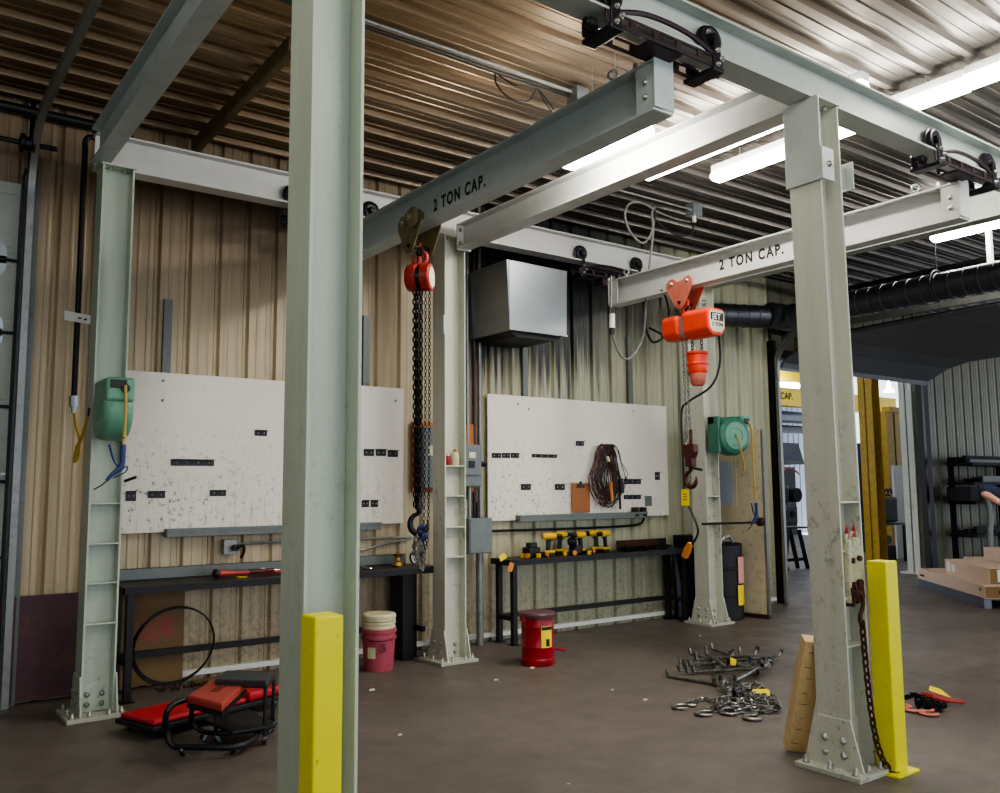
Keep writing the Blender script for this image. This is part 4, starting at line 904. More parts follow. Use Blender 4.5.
# dark vertical posts by bench ends
b = B(4.72, 4.78, 7.5, 7.56, 0, .95); obj('black_post', b, 'black', label='short black steel post right behind the middle column', cat='post', bevel=.003)
b = B(4.2, 4.32, 7.35, 7.6, 0, .86); obj('dark_cabinet', b, 'black', label='narrow black steel panel standing under the right end of the left bench', cat='panel', bevel=.003)
rk = thing('bar_rack', 'narrow black rack of steel offcuts between the right bench and the right column', 'rack', (8.33, 7.45, 0))
obj('back_plate', B(8.26, 8.56, 7.62, 7.66, 0, 1.02), 'black', rk)
obj('side_plate', B(8.27, 8.29, 7.36, 7.62, 0, 1.02), 'black', rk)
for k in range(4):
    b = bm_(); tube(b, [(8.16+.05*k*.4, 7.5, .03), (8.22+.02*k, 7.62, .85-.05*k)], .012, 6); obj('steel_bar', b, 'galvd', rk)
# maroon plate low on the left wall
b = B(.99, 1.46, 7.68, 7.70, .02, .81); box(b, .96, .99, 7.60, 7.70, .02, .81); obj('maroon_sheet', b, 'maroon', label='maroon steel sheet standing low on the wall by the left door track', cat='steel sheet')

# ---------------------------------------------------------------- air pipe and hose reels
ap = thing('air_pipe', 'black vertical air pipe on the left wall with a short yellow hose', 'pipe', (1.29, 7.4, 2.3))
b = bm_(); tube(b, smooth_path([PY(100, 140, 7.4), PY(90, 137, 7.4), PY(85.5, 141, 7.4), PY(85, 150, 7.4)], 5)+[PY(74, 398, 7.4)], .022, 10); obj('pipe', b, 'pole', ap, True)
b = bm_(); p0, p1 = PY(74, 396, 7.4), PY(74, 407, 7.4); cyl(b, p0, p1, .034, 8); cyl(b, p1, p1+Vector((0, 0, -.05)), .02, 8); obj('coupling', b, 'galv', ap, True)
b = bm_(); tube(b, smooth_path([PY(74.5, 409, 7.4), PY(76, 424, 7.38), PY(80, 440, 7.34), PY(79, 455, 7.3), PY(75, 461, 7.28), PY(77, 448, 7.22), PY(83, 434, 7.15), PY(90, 414, 7.02)], 6), .014, 8); obj('yellow_hose', b, 'hosey', ap, True)
b = bm_(); tube(b, [PY(90, 416, 7.02), PY(91, 408, 7.0)], .02, 8); obj('hose_fitting', b, 'black', ap, True)
sg = thing('pipe_marker', 'small white marker plate across the black air pipe', 'sign', (1.3, 7.37, 2.96))
b = prism(bm_(), [(-.1, .03), (.1, .01), (.1, -.06), (-.1, -.045)], (1.29, 7.37, 2.98), (1, 0, 0), (0, 0, 1), (0, .004, 0)); obj('plate', b, 'white', sg)
obj('faded_print', B(1.285, 1.31, 7.367, 7.37, 2.955, 2.967), 'ink', sg); obj('faded_print', B(1.33, 1.35, 7.367, 7.37, 2.948, 2.962), 'ink', sg)
b = bm_(); ring(b, (1.39, 7.37, 2.95), (0, 1, 0), .035, .005, 14, 5, (-1.8, 1.8)); obj('wire_hook', b, 'steelstrip', sg)

def reel_profile(w, r):   # thick disc with rounded rim, axis Y local
    return [(r*.3, -w/2-.01), (r*.34, -w/2), (r*.86, -w/2), (r*.97, -w/2+.02), (r, -w/2+.05), (r, w/2-.05), (r*.97, w/2-.02), (r*.86, w/2), (r*.34, w/2), (r*.3, w/2+.01)]
# reel A: seen edge on, axis along X
ra = thing('hose_reel', 'green hose reel on the far left column with a blue blow gun hanging', 'hose reel', (1.44, 6.8, 2.0))
b = bm_(); lathe(b, reel_profile(.2, .21), (1.43, 6.72, 2.18), (1, 0, 0), 36); obj('drum_cover', b, 'green', ra, True)
b = B(1.335, 1.53, 6.5, 6.9, 2.24, 2.41); obj('hose_guide_housing', b, 'green', ra, bevel=.02)
b = B(1.36, 1.47, 6.493, 6.5, 2.33, 2.39); obj('guide_slot', b, 'black', ra); b = bm_(); cyl(b, (1.46, 6.48, 2.33), (1.46, 6.5, 2.33), .03, 14); obj('hose_stop', b, 'black', ra, True)
b = B(1.36, 1.5, 6.86, 6.9, 2.0, 2.4); obj('mount_plate', b, 'greend', ra)
b = bm_(); tube(b, smooth_path([(1.455, 6.48, 2.35), (1.455, 6.45, 2.2), (1.455, 6.45, 2.0)], 5), .011, 8); obj('hose', b, 'hosey', ra, True)
b = bm_()
for k in range(3): cyl(b, (1.455, 6.45, 2.0-.03*k), (1.455, 6.45, 1.983-.03*k), .015, 8)
obj('hose_coupling', b, 'brass', ra, True)
def blowgun(par, p, s=1):
    p = Vector(p)
    b = bm_(); tube(b, [p, p+Vector((0, 0, -.12))*s, p+Vector((-.01, 0, -.16))*s, p+Vector((-.07, 0, -.21))*s, p+Vector((-.1, 0, -.25))*s], [.02, .019, .022, .014, .012], 8); g = obj('blow_gun', b, 'bluep', par, True)
    b = bm_(); tube(b, smooth_path([p+Vector((-.1, 0, -.25))*s, p+Vector((-.13, 0, -.28))*s, p+Vector((-.18, 0, -.31))*s], 3), .005, 6); obj('nozzle', b, 'black', g, True)
    b = bm_(); tube(b, smooth_path([p+Vector((-.02, 0, -.16))*s, p+Vector((-.06, 0, -.1))*s, p+Vector((-.09, 0, -.0))*s], 4), .009, 6); tube(b, smooth_path([p+Vector((-.02, 0, -.18))*s, p+Vector((.03, 0, -.15))*s, p+Vector((.02, 0, -.19))*s, p+Vector((-.06, 0, -.23))*s], 4), .005, 6); obj('lever', b, 'bluep', g, True)
blowgun(ra, (1.45, 6.45, 1.93))
# reel C: on right column, disc facing the viewer
rc = thing('hose_reel', 'round green hose reel on the right back column in front of the tan door', 'hose reel', (8.45, 6.95, 2.0))
b = bm_(); lathe(b, reel_profile(.2, .235), (8.40, 6.83, 2.22), (-.18, -.98, 0), 40); obj('drum_cover', b, 'greend', rc, True)
b = bm_(); lathe(b, [(.17, 0), (.165, .012), (.10, .02), (.09, .02), (.085, .012), (.03, .012), (.02, .03), (.001, .032)], (8.40-.018, 6.83-.1, 2.22), (-.18, -.98, 0), 36); obj('side_boss', b, 'green', rc, True)
b = B(8.15, 8.64, 6.86, 6.96, 2.36, 2.45); box(b, 8.15, 8.19, 6.8, 6.96, 2.02, 2.45); obj('mount_frame', b, 'greend', rc, bevel=.006)
b = B(8.58, 8.72, 6.78, 6.9, 2.34, 2.47); obj('hose_guide_housing', b, 'green', rc, bevel=.01); obj('guide_slot', B(8.6, 8.7, 6.773, 6.78, 2.37, 2.44), 'black', rc)
b = bm_(); tube(b, smooth_path([(8.37, 6.70, 2.22), (8.36, 6.67, 2.15), (8.40, 6.67, 2.0), (8.45, 6.68, 1.86), (8.46, 6.7, 1.8)], 5), .012, 8); obj('inlet_hose', b, 'hosey', rc, True)
b = bm_(); tube(b, smooth_path([(8.66, 6.77, 2.41), (8.69, 6.74, 2.3), (8.70, 6.74, 1.9), (8.71, 6.74, 1.45)], 5), .011, 8); obj('hose', b, 'hosey', rc, True)
blowgun(rc, (8.73, 6.74, 1.42), 1.05)
b = bm_(); cyl(b, (7.93, 6.9, 1.185), (8.78, 6.75, 1.185), .014, 8); bh = obj('guard_bar', b, 'black', smooth=True, label='thin black horizontal bar across the right back column to the tan door', cat='bar')
b = bm_(); lathe(b, [(.02, -.04), (.05, -.03), (.055, 0), (.05, .03), (.02, .04)], (8.80, 6.745, 1.19), (1, -.2, 0), 14); obj('knob', b, 'rust', bh, True)
# bracket plate behind electric hoist on right back column
b = B(8.0, 8.14, 7.1, 7.12, 3.05, 3.35); obj('side_lug', b, 'colw', colC)
bolt(colC, (8.2, 7.0, 3.86), (0, -1, 0), .03, .03)

# ---------------------------------------------------------------- beside the doorway: barrel and tan door leaf
ld = thing('open_door_leaf', 'tan swung-open door with a narrow glass pane beside the doorway', 'door', (9.2, 7.2, 0))
dA, dB = Vector((9.0, 7.66, 0)), Vector((9.09, 6.87, 0)); du = (dB-dA).normalized(); dn = Vector((du.y, -du.x, 0))
L = (dB-dA).length
mt = Matrix((du, -dn, Vector((0, 0, 1)))).transposed().to_4x4(); mt.translation = dA
obj('leaf', B(0, L, -.02, .02, .03, 2.33, mtx=mt), 'doorp', ld, bevel=.003)
obj('edge_strip', B(L-.03, L, -.024, .024, .0, 2.33, mtx=mt), 'conduit', ld)
obj('threshold_bar', B(.02, L, -.03, .03, .0, .05, mtx=mt), 'rust', ld)
pxs = -1
fr_ = B(.03, .40, -.03, .03, 1.34, 1.99, mtx=mt); obj('pane_frame', fr_, 'doorp', ld, bevel=.003)
obj('pane', B(.08, .35, -.034, .034, 1.39, 1.94, mtx=mt), 'glassd', ld)
b = wallsheet(bm_(), 8.9, 9.9, 0, 0.01)
b.free()
br = thing('steel_drum', 'black steel drum with a pink and a yellow label behind the right back column', 'drum', (8.70, 7.30, 0))
b = bm_(); lathe(b, [(.26, 0), (.27, .01), (.27, .28), (.28, .29), (.28, .31), (.27, .32), (.27, .6), (.28, .61), (.28, .63), (.27, .64), (.27, .9), (.28, .91), (.26, .92), (.25, .90)], (8.70, 7.30, 0), (0, 0, 1), 32); obj('shell', b, 'blackp', br, True)
b = bm_(); tube(b, smooth_path([(8.6, 7.2, .92), (8.64, 7.18, .98), (8.72, 7.16, 1.0), (8.78, 7.15, .93)], 4), .02, 8); obj('bung_fitting', b, 'galv', br, True)
def on_drum(t0, t1, z0, z1, r, cx=8.70, cy=7.30, n=6):
    b = bm_(); a = []; c = []
    for k in range(n+1):
        t = t0+(t1-t0)*k/n; a.append(b.verts.new((cx+r*math.cos(t), cy+r*math.sin(t), z0))); c.append(b.verts.new((cx+r*math.cos(t), cy+r*math.sin(t), z1)))
    for k in range(n): b.faces.new((a[k], a[k+1], c[k+1], c[k]))
    return b
tc_ = math.atan2(-7.3, -8.68)
obj('pink_label', on_drum(tc_+.85, tc_+1.5, .44, .76, .284), 'pinkl', br, label='pink label'); obj('yellow_label', on_drum(tc_+.8, tc_+1.3, .18, .42, .284), 'tagy', br, label='yellow label')

# ---------------------------------------------------------------- spiral duct
def duct(p0, p1, r, label, ext=None):
    t = thing('spiral_duct', label, 'duct', p0); p0, p1 = Vector(p0), Vector(p1); n = int((p1-p0).length/.16); prof = []
    L = (p1-p0).length
    for k in range(n):
        h = k*.16; prof += [(r, h), (r, h+.145), (r+.006, h+.15), (r+.006, h+.157)]
    prof.append((r, L)); b = lathe(bm_(), prof, p0, p1-p0, 32); obj('pipe', b, 'galvd', t, True, ang=20); return t
DZc = 3.86
t = duct((9.72, 6.95, DZc-.02), (9.72, 1.0, DZc), .155, 'dark spiral duct running under the ceiling at the upper right')
b = bm_(); lathe(b, [(.06, -.24), (.17, -.2), (.175, 0), (.175, .2), (.17, .24)], (9.72, 7.02, DZc), (1, 0, 0), 32); 
obj('elbow', b, 'galvd', t, True)
b = bm_(); ring(b, (9.72, 4.9, DZc), (0, 1, 0), .178, .012, 30, 6); tube(b, [(9.72, 4.9, DZc+.17), (9.72, 4.9, ZC+.03)], .005, 5); obj('hanger_band', b, 'black', t, True)
duct((9.5, 7.08, DZc-.02), (8.45, 7.5, DZc-.02), .15, 'dark spiral duct turning left along the wall to behind the right column')
for z_, x_ in ((4.5, 8.9),):
    b = bm_(); cyl(b, (11.2, 1.0, 4.42), (11.2, 7.7, 4.42), .035, 10); obj('sprinkler_pipe', b, 'pole', smooth=True, label='dark straight pipe under the ceiling parallel to the spiral duct', cat='pipe')
    b = bm_(); cyl(b, (8.6, 7.3, 4.5), (16, 7.3, 4.5), .04, 10); obj('sprinkler_pipe', b, 'pole', smooth=True, label='dark cross pipe under the ceiling along the right back wall', cat='pipe')

# ---------------------------------------------------------------- posts, timber, chain
def post(x0, x1, y0, y1, h, label, plate=True, ang=0):
    t = thing('bollard_post', label, 'post', ((x0+x1)/2, (y0+y1)/2, 0), 'yellow guard posts')
    obj('shaft', B(x0, x1, y0, y1, .012, h), 'yellow', t, bevel=.008)
    obj('foot_plate', B(x0-.05, x1+.05, y0-.04, y1+.01, 0, .014), 'yellow', t, bevel=.002)
    return t
post(4.745, 4.87, 2.785, 2.905, 1.175, 'bright yellow square post beside the right foreground column')
post(1.215, 1.32, 2.70, 2.815, 1.19, 'bright yellow square post in front of the large foreground column')
# leaning timber block
tb = thing('timber_block', 'raw timber block leaning against the right foreground column', 'timber', (4.62, 3.35, 0))
T0, T1 = Vector((4.69, 3.42, .03)), Vector((4.40, 3.19, .83)); 
d = (T1-T0).normalized(); u = Vector((1, -.55, 0)); u = (u-d*u.dot(d)).normalized(); w = d.cross(u)
mt = Matrix((u, w, d)).transposed().to_4x4(); mt.translation = PZ(800, 757)+Vector((0, .04, .02))
Ttop = PX(813, 645, 4.52)
d = (Ttop-mt.translation).normalized(); u = Vector((.75, -.65, 0)); u = (u-d*u.dot(d)).normalized(); w = d.cross(u)
mt = Matrix((u, w, d)).transposed().to_4x4(); mt.translation = PZ(799, 753)+Vector((0, .03, .02))
TL = (Ttop-mt.translation).length
b = B(-.062, .062, -.04, .05, 0, TL, mtx=mt); tbo = obj('block', b, 'wood', tb, bevel=.006)
for k in range(8):
    zz = .06+k*.085; b = B(-.04+.01*(k % 3), .0+.012*(k % 2), -.0412, -.040, zz+.012*(k % 2), zz+.012*(k % 2)+.0035, mtx=mt); obj('burn_mark', b, 'ink', tb)
# two pale plate clamps hanging inside the column web, and the rusty chain
def make_clamp():
    t = thing('beam_clamp', 'x', 'clamp')
    b = prism(bm_(), [(-.03, .2), (.03, .2), (.045, .1), (.04, -.02), (.03, -.16), (-.03, -.16), (-.045, -.05), (-.04, .1)], (0, -.02, 0), (1, 0, 0), (0, 0, 1), (0, .04, 0)); obj('body', b, 'beamclamp', t, bevel=.01)
    b = bm_(); ring(b, (0, 0, .2), (0, 1, 0), .028, .01, 16, 6); obj('shackle', b, 'beamclamp', t, True)
    b = bm_(); lathe(b, [(.014, 0), (.012, .03), (.002, .07)], (.0, 0, .21), (.1, 0, 1), 10); obj('red_tip', b, 'redcan', t, True)
    b = bm_(); cyl(b, (0, -.04, -.06), (0, .04, -.06), .022, 12); cyl(b, (0.01, -.035, .08), (0.01, .035, .08), .016, 12); obj('pivot_pin', b, 'rust', t, True)
    b = prism(bm_(), [(-.04, -.05), (.03, -.04), (.04, -.13), (-.02, -.16)], (0, -.03, -.02), (1, 0, 0), (0, 0, 1), (0, .06, 0)); obj('cam_jaw', b, 'rust', t, bevel=.006)
    return t
c0 = make_clamp(); c1 = copy_tree(c0)
place(c0, (4.605, 2.93, 1.10), .3, 'pale plate clamp on the left inside the right foreground column', 'plate clamps on the column')
place(c1, (4.69, 2.94, 1.11), -.2, 'pale plate clamp on the right inside the right foreground column', 'plate clamps on the column')
rc_ = thing('rusty_chain', 'long rusty chain hanging from a hook on the right foreground column', 'chain', (4.62, 2.88, 0))
b = bm_(); tube(b, smooth_path([(4.585, 2.9, .98), (4.60, 2.875, 1.0), (4.63, 2.87, .985), (4.635, 2.87, .93), (4.605, 2.87, .88), (4.60, 2.87, .845), (4.625, 2.87, .825)], 5), .012, 8); obj('hook', b, 'rust', rc_, True)
b = chain(bm_(), smooth_path([(4.62, 2.872, .85), (4.635, 2.87, .6), (4.655, 2.865, .35), (4.69, 2.855, .15), (4.735, 2.83, .03), (4.76, 2.80, .02)], 6), .042, .0068, .03, 6); obj('links', b, 'rust', rc_, True)

# ---------------------------------------------------------------- floor things
# red oily waste can
wc = thing('waste_can', 'red lidded waste can with a yellow label standing before the right bench', 'waste can', (5.12, 6.46, 0))
WX, WY = 5.12, 6.46
b = bm_(); lathe(b, [(.15, 0), (.155, .008), (.155, .06), (.15, .065), (.15, .16), (.153, .168), (.15, .176), (.15, .345), (.153, .35), (.15, .356), (.15, .43)], (WX, WY, 0), (0, 0, 1), 40); wb = obj('body', b, 'redcan', wc, True)
b = bm_(); lathe(b, [(.15, 0), (.175, .005), (.178, .03), (.165, .045), (.08, .055), (.001, .057)], (WX, WY, .43), (0, 0, 1), 40); obj('lid', b, 'lid', wc, True)
b = bm_(); tube(b, smooth_path([(WX+.10, WY-.09, .14), (WX+.17, WY-.125, .13), (WX+.21, WY-.145, .12)], 4), .012, 8); obj('foot_pedal', b, 'redcan', wc, True)
b = B(WX-.19, WX-.14, WY-.03, WY+.03, .40, .45); obj('hinge_bracket', b, 'redcan', wc, bevel=.004)
th0 = math.atan2(-WY, -WX)
def on_can(t0, t1, z0, z1, r, n=8):
    b = bm_(); a = []; c = []
    for k in range(n+1):
        t = t0+(t1-t0)*k/n; a.append(b.verts.new((WX+r*math.cos(t), WY+r*math.sin(t), z0))); c.append(b.verts.new((WX+r*math.cos(t), WY+r*math.sin(t), z1)))
    for k in range(n): b.faces.new((a[k], a[k+1], c[k+1], c[k]))
    return b
lb_ = obj('label', on_can(th0+.22, th0+.98, .17, .36, .1535), 'tagy', wb, True, label='yellow instruction label')
obj('label_header', on_can(th0+.24, th0+.96, .325, .355, .1545), 'ink', lb_); obj('label_picture', on_can(th0+.52, th0+.78, .18, .245, .1545), 'ink', lb_)
for a in (.05, .25): obj('vent_hole', on_can(th0+a+.2, th0+a+.32, .022, .045, .1565, 3), 'ink', wb)
obj('side_label', on_can(th0-1.35, th0-1.15, .3, .41, .1545, 3), 'orangep', wb)
# pink bucket with cream buckets nested on top
pb = thing('plastic_bucket', 'scuffed pink-red bucket under the left bench with cream buckets nested in it', 'bucket', (3.86, 7.2, 0)); QX, QY = 3.84, 7.15
b = bm_(); lathe(b, [(.125, 0), (.13, .005), (.148, .27), (.158, .275), (.158, .3), (.15, .305), (.15, .33), (.16, .335), (.16, .365), (.15, .37)], (QX, QY, 0), (0, 0, 1), 36); pbo = obj('shell', b, 'pink', pb, True)
b = bm_(); th1 = math.atan2(-QY, -QX); pts = [(QX+.162*math.cos(th1-1.3+2.6*k/10), QY+.162*math.sin(th1-1.3+2.6*k/10), .31-.035*math.sin(PI*k/10)) for k in range(11)]; tube(b, pts, .003, 5); obj('bail_handle', b, 'pole', pb)
WX_, WY_ = WX, WY; WX, WY = QX, QY
l2 = obj('label', on_can(th1-.75, th1-.2, .12, .25, .144), 'cream', pbo, True, label='cream label'); 
b = bm_(); c_ = Vector((QX+.147*math.cos(th1+.2), QY+.147*math.sin(th1+.2), .2)); ring(b, c_, (math.cos(th1+.2), math.sin(th1+.2), 0), .028, .003, 20, 5)
uu = Vector((-math.sin(th1+.2), math.cos(th1+.2), 0)); tube(b, [c_+uu*.02+Vector((0, 0, .02)), c_-uu*.02-Vector((0, 0, .02))], .003, 5); tube(b, [c_+uu*.034+Vector((0, 0, .04)), c_-uu*.034+Vector((0, 0, .04))], .003, 5); obj('warning_symbol', b, 'ink', pbo)
WX, WY = WX_, WY_
b = bm_(); lathe(b, [(.135, .3), (.147, .37), (.15, .372), (.15, .39), (.143, .392), (.146, .41), (.152, .412), (.152, .43), (.145, .432)], (QX, QY, 0), (0, 0, 1), 36); obj('cream_bucket', b, 'cream', smooth=True, label='lower cream bucket rim nested in the pink bucket', cat='bucket')
b = bm_(); lathe(b, [(.12, .435), (.147, .437), (.15, .44), (.15, .465), (.154, .468), (.154, .485), (.14, .5), (.02, .505)], (QX, QY, 0), (0, 0, 1), 36); obj('cream_bucket', b, 'cream', smooth=True, label='upper cream bucket with lid topping the pink bucket', cat='bucket')

# red creeper
cr = thing('mechanic_creeper', 'red padded creeper lying on casters by the far left column', 'creeper', (2.05, 6.4, 0))
k0, k1, k2, k3 = PZ(122, 711, .11), PZ(146, 731, .11), PZ(276, 700, .11), PZ(262, 677, .11)
cd = ((k2+k3)/2-(k0+k1)/2); cL = cd.length; cd.normalize(); cw = Vector((-cd.y, cd.x, 0)); cc0 = (k0+k1)/2; CW = .2
print('creeper', k0, k1, k2, k3, cL)
mt = Matrix((cd, cw, Vector((0, 0, 1)))).transposed().to_4x4(); mt.translation = Vector((cc0.x, cc0.y, 0))
b = B(0, cL, -CW-.015, CW+.015, .06, .095, mtx=mt); obj('frame', b, 'black', cr, bevel=.008)
b = B(.02, cL*.68, -CW+.01, CW-.01, .095, .13, mtx=mt); obj('pad', b, 'pad', cr, bevel=.014)
b = B(cL*.7, cL-.02, -CW+.01, CW-.01, .095, .16, mtx=mt); obj('headrest', b, 'pad', cr, bevel=.02)
def caster(par, p, a, wheel='black'):
    p = Vector(p); u_ = Vector((math.cos(a), math.sin(a), 0)); v_ = Vector((-math.sin(a), math.cos(a), 0))
    b = bm_(); cyl(b, p, p+Vector((0, 0, -.015)), .016, 10)
    for s in (-1, 1): prism(b, [(-.016, 0), (.012, 0), (.03, -.035), (.015, -.04)], p+v_*.014*s+Vector((0, 0, -.01)), u_, (0, 0, 1), v_*.002*s)
    g = obj('caster_fork', b, 'chrome', par); q = p+u_*.018+Vector((0, 0, -p.z+.026))
    b = bm_(); lathe(b, [(.01, -.012), (.024, -.011), (.026, -.006), (.026, .006), (.024, .011), (.01, .012)], q, v_, 16); obj('wheel', b, wheel, g, True)
for s, tt in ((-1, .09), (1, .09), (-1, .9), (1, .9), (-1, .5)): caster(cr, mt @ Vector((cL*tt, s*CW, .062)), 1.1*s+tt*3)
# rolling stool seat with black U frame
st = thing('rolling_stool', 'low black tube framed roller seat with a faded red pad on it', 'stool', (2.0, 5.75, 0))
# frame coordinates: long axis sa
q0, q1, q2, q3 = PZ(178, 757, 0), PZ(238, 752, 0), PZ(272, 728, 0), PZ(207, 742, 0)
f = lambda px, py, z: PZ(px, py, z)
b = bm_(); tube(b, smooth_path([f(196, 697, .33), f(176, 703, .32), f(167, 712, .28), f(166, 730, .16), f(172, 745, .07), f(186, 747, .06), f(232, 747, .06), f(250, 741, .06), f(262, 728, .08), f(272, 712, .1)], 5), .019, 10); obj('front_tube', b, 'black', st, True)
b = bm_(); tube(b, smooth_path([f(210, 697, .33), f(194, 705, .28), f(192, 722, .15), f(202, 731, .09), f(222, 733, .08), f(262, 729, .08), f(276, 722, .1)], 5), .016, 10); obj('rear_tube', b, 'black', st, True)
pc_ = [f(187, 697, .35), f(222, 706, .35), f(247, 683, .35), f(214, 680, .35)]
b = bm_(); lo = [b.verts.new(p-Vector((0, 0, .04))) for p in pc_]; hi = [b.verts.new(p+Vector((0, 0, .012))) for p in pc_]
b.faces.new(lo[::-1]); b.faces.new(hi)
for k in range(4): b.faces.new((lo[k], lo[(k+1) % 4], hi[(k+1) % 4], hi[k]))
sp = obj('seat_pad', b, 'padf', st, bevel=.014)
b = bm_(); lo = [b.verts.new(p-Vector((0, 0, .065))) for p in pc_]; hi = [b.verts.new(p-Vector((0, 0, .041))) for p in pc_]
b.faces.new(lo[::-1]); b.faces.new(hi)
for k in range(4): b.faces.new((lo[k], lo[(k+1) % 4], hi[(k+1) % 4], hi[k]))
obj('seat_pan', b, 'black', st)
cen = sum(pc_, Vector())/4; dx_ = (pc_[3]-pc_[0]).normalized()
text('lettering', 'IIIII', .07, cen+Vector((0, 0, .0145))-dx_*.1, dx_, Vector((0, 0, 1)).cross(dx_), 'ink', sp, .0005, 1.1) if False else None
b = bm_()
for k, (s0, s1) in enumerate(((-.08, -.05), (-.03, .0), (.02, .05), (.06, .1))):
    pr_ = cen+dx_*s0; v2 = Vector((0, 0, 1)).cross(dx_)
    prism(b, [(0, -.03), (.006, -.03), (.006, .03), (0, .03)], pr_+Vector((0, 0, .0125)), dx_, v2, (0, 0, .0008)); prism(b, [(0, .024), (s1-s0, .024), (s1-s0, .03), (0, .03)], pr_+Vector((0, 0, .0125)), dx_, v2, (0, 0, .0008)); prism(b, [(s1-s0-.006, -.03), (s1-s0, -.03), (s1-s0, .03), (s1-s0-.006, .03)], pr_+Vector((0, 0, .0125)), dx_, v2, (0, 0, .0008))
obj('stamped_marks', b, 'ink', sp)
trp = [f(203, 722, .1), f(232, 735, .1), f(276, 728, .1), f(250, 712, .1)]
b = bm_(); lo = [b.verts.new(p) for p in trp]; hi = [b.verts.new(p+Vector((0, 0, .02))) for p in trp]; b.faces.new(lo[::-1]); b.faces.new(hi)
for k in range(4): b.faces.new((lo[k], lo[(k+1) % 4], hi[(k+1) % 4], hi[k]))
obj('tool_tray', b, 'black', st, bevel=.006)
for k, (px, py) in enumerate(((182, 748), (234, 745), (207, 732), (270, 722))):
    p = f(px, py, .055); p.z = .056; caster(st, p, .8+k)
s2 = thing('shop_stool', 'black padded low shop stool behind the red pad at the foreground column', 'stool', (2.45, 6.2, 0))
tp = [f(214, 679, .40), f(268, 681, .40), f(277, 671, .40), f(226, 670, .40)]
b = bm_(); lo = [b.verts.new(p-Vector((0, 0, .05))) for p in tp]; hi = [b.verts.new(p) for p in tp]; b.faces.new(lo[::-1]); b.faces.new(hi)
for k in range(4): b.faces.new((lo[k], lo[(k+1) % 4], hi[(k+1) % 4], hi[k]))
obj('seat_pad', b, 'galvd', s2, bevel=.014)
for k, p in enumerate(tp):
    cenp = sum(tp, Vector())/4; q = cenp.lerp(p, .9); b = bm_(); tube(b, [(q.x, q.y, .352), (q.x, q.y, .055)], .013, 8); obj('leg', b, 'black', s2, True); caster(s2, (q.x, q.y, .056), k*1.3)

# pile of bent iron hooks
HKC = PZ(722, 665)
rnd = random.Random(21)
def make_rod(seed, L):
    r_ = random.Random(seed); o = thing('hook_rod', 'x', 'hook rod')
    up = .06+.03*r_.random()
    b = bm_(); tube(b, [(-L/2-.01, 0, up), (-L/2, 0, .012), (-L/2+.05, 0, .014), (L/2-.05, 0, .014), (L/2, .01, .015), (L/2+.02, .01, up*.95)], .0135, 8); obj('bar', b, 'rod', o, True)
    b = bm_(); tube(b, [(L/2+.017, .01, up*.55), (L/2+.021, .01, up*1.0)], .0155, 8); obj('grip_sleeve', b, 'blackp', o, True); return o
kinds = [make_rod(1, .55), make_rod(2, .42), make_rod(3, .7)]
ends = [((668, 678), (735, 690)), ((672, 676), (772, 672)), ((680, 668), (748, 668)), ((690, 660), (760, 676)), ((697, 655), (738, 683)), ((705, 690), (779, 664)), ((712, 652), (757, 668)), ((700, 686), (745, 655)), ((690, 672), (780, 662)), ((728, 693), (776, 668)), ((716, 676), (706, 654)), ((737, 652), (760, 684)), ((676, 676), (765, 668)), ((695, 666), (757, 661)), ((694, 680), (770, 676)), ((704, 660), (722, 690)), ((712, 690), (768, 672)), ((684, 670), (730, 662))]
for i, (a, c) in enumerate(ends):
    a, c = PZ(*a), PZ(*c); mid = (a+c)/2; L = (c-a).length; o = kinds[i % 3] if i < 3 else copy_tree(kinds[i % 3])
    L0 = (.55, .42, .7)[i % 3]
    o.scale = (L/L0, 1, 1) if False else (min(1.5, L/L0), 1, 1)
    place(o, (mid.x, mid.y, .002+.013*(i % 5)), math.atan2(c.y-a.y, c.x-a.x), 'bent iron rod with black gripped ends in the heap on the floor', 'bent iron rods heaped on the floor')
p = PZ(732, 668, .05); b = prism(bm_(), [(-.035, -.02), (.03, -.03), (.045, .02), (-.01, .045)], p+Vector((0, 0, .05)), (.8, -.59, 0), (.1, .1, .9), (.002, .002, 0)); obj('yellow_tag', b, 'tagy', label='small yellow tag in the middle of the iron rod heap', cat='tag')
# chain sling pile
cs = thing('chain_sling', 'bright steel chain sling heaped on the floor with hooks and a yellow tag', 'chain', PZ(735, 705))
rnd = random.Random(11); b = bm_()
for k in range(6):
    n = 9; pts = []
    for i in range(n): pts.append(PZ(716+62*rnd.random(), 690+24*rnd.random())+Vector((0, 0, .014+.045*rnd.random())))
    pts.sort(key=lambda v: v.x+rnd.random()*.25); chain(b, smooth_path(pts, 4), .052, .0088, .038, 5)
chain(b, smooth_path([PZ(688, 706)+Vector((0, 0, .02)), PZ(702, 701)+Vector((0, 0, .012)), PZ(716, 703)+Vector((0, 0, .02)), PZ(728, 697)+Vector((0, 0, .03))], 4), .044, .0075, .032, 5)
chain(b, smooth_path([PZ(708, 713)+Vector((0, 0, .02)), PZ(718, 708)+Vector((0, 0, .012)), PZ(735, 706)+Vector((0, 0, .03))], 4), .044, .0075, .032, 5)
obj('links', b, 'chain', cs, True)
def floor_hook(par, p, a, s, m_):
    u_ = Vector((math.cos(a), math.sin(a), 0)); p = Vector(p)+Vector((0, 0, .002)); b = hook(bm_(), p+u_*s*.5, s, (-math.sin(a), math.cos(a), 0), u_)
    for v in b.verts: v.co = Vector((p.x+(v.co.x-p.x)*1.0, p.y+(v.co.y-p.y), p.z+(v.co.z-p.z)*.55+s*.08))
    obj('hook', b, m_, par, True)
for (px, py, a) in ((686, 708, 2.9+PI), (707, 714, .3), (733, 713, .2), (754, 718, .5)): floor_hook(cs, PZ(px, py), a, .17, 'chain')
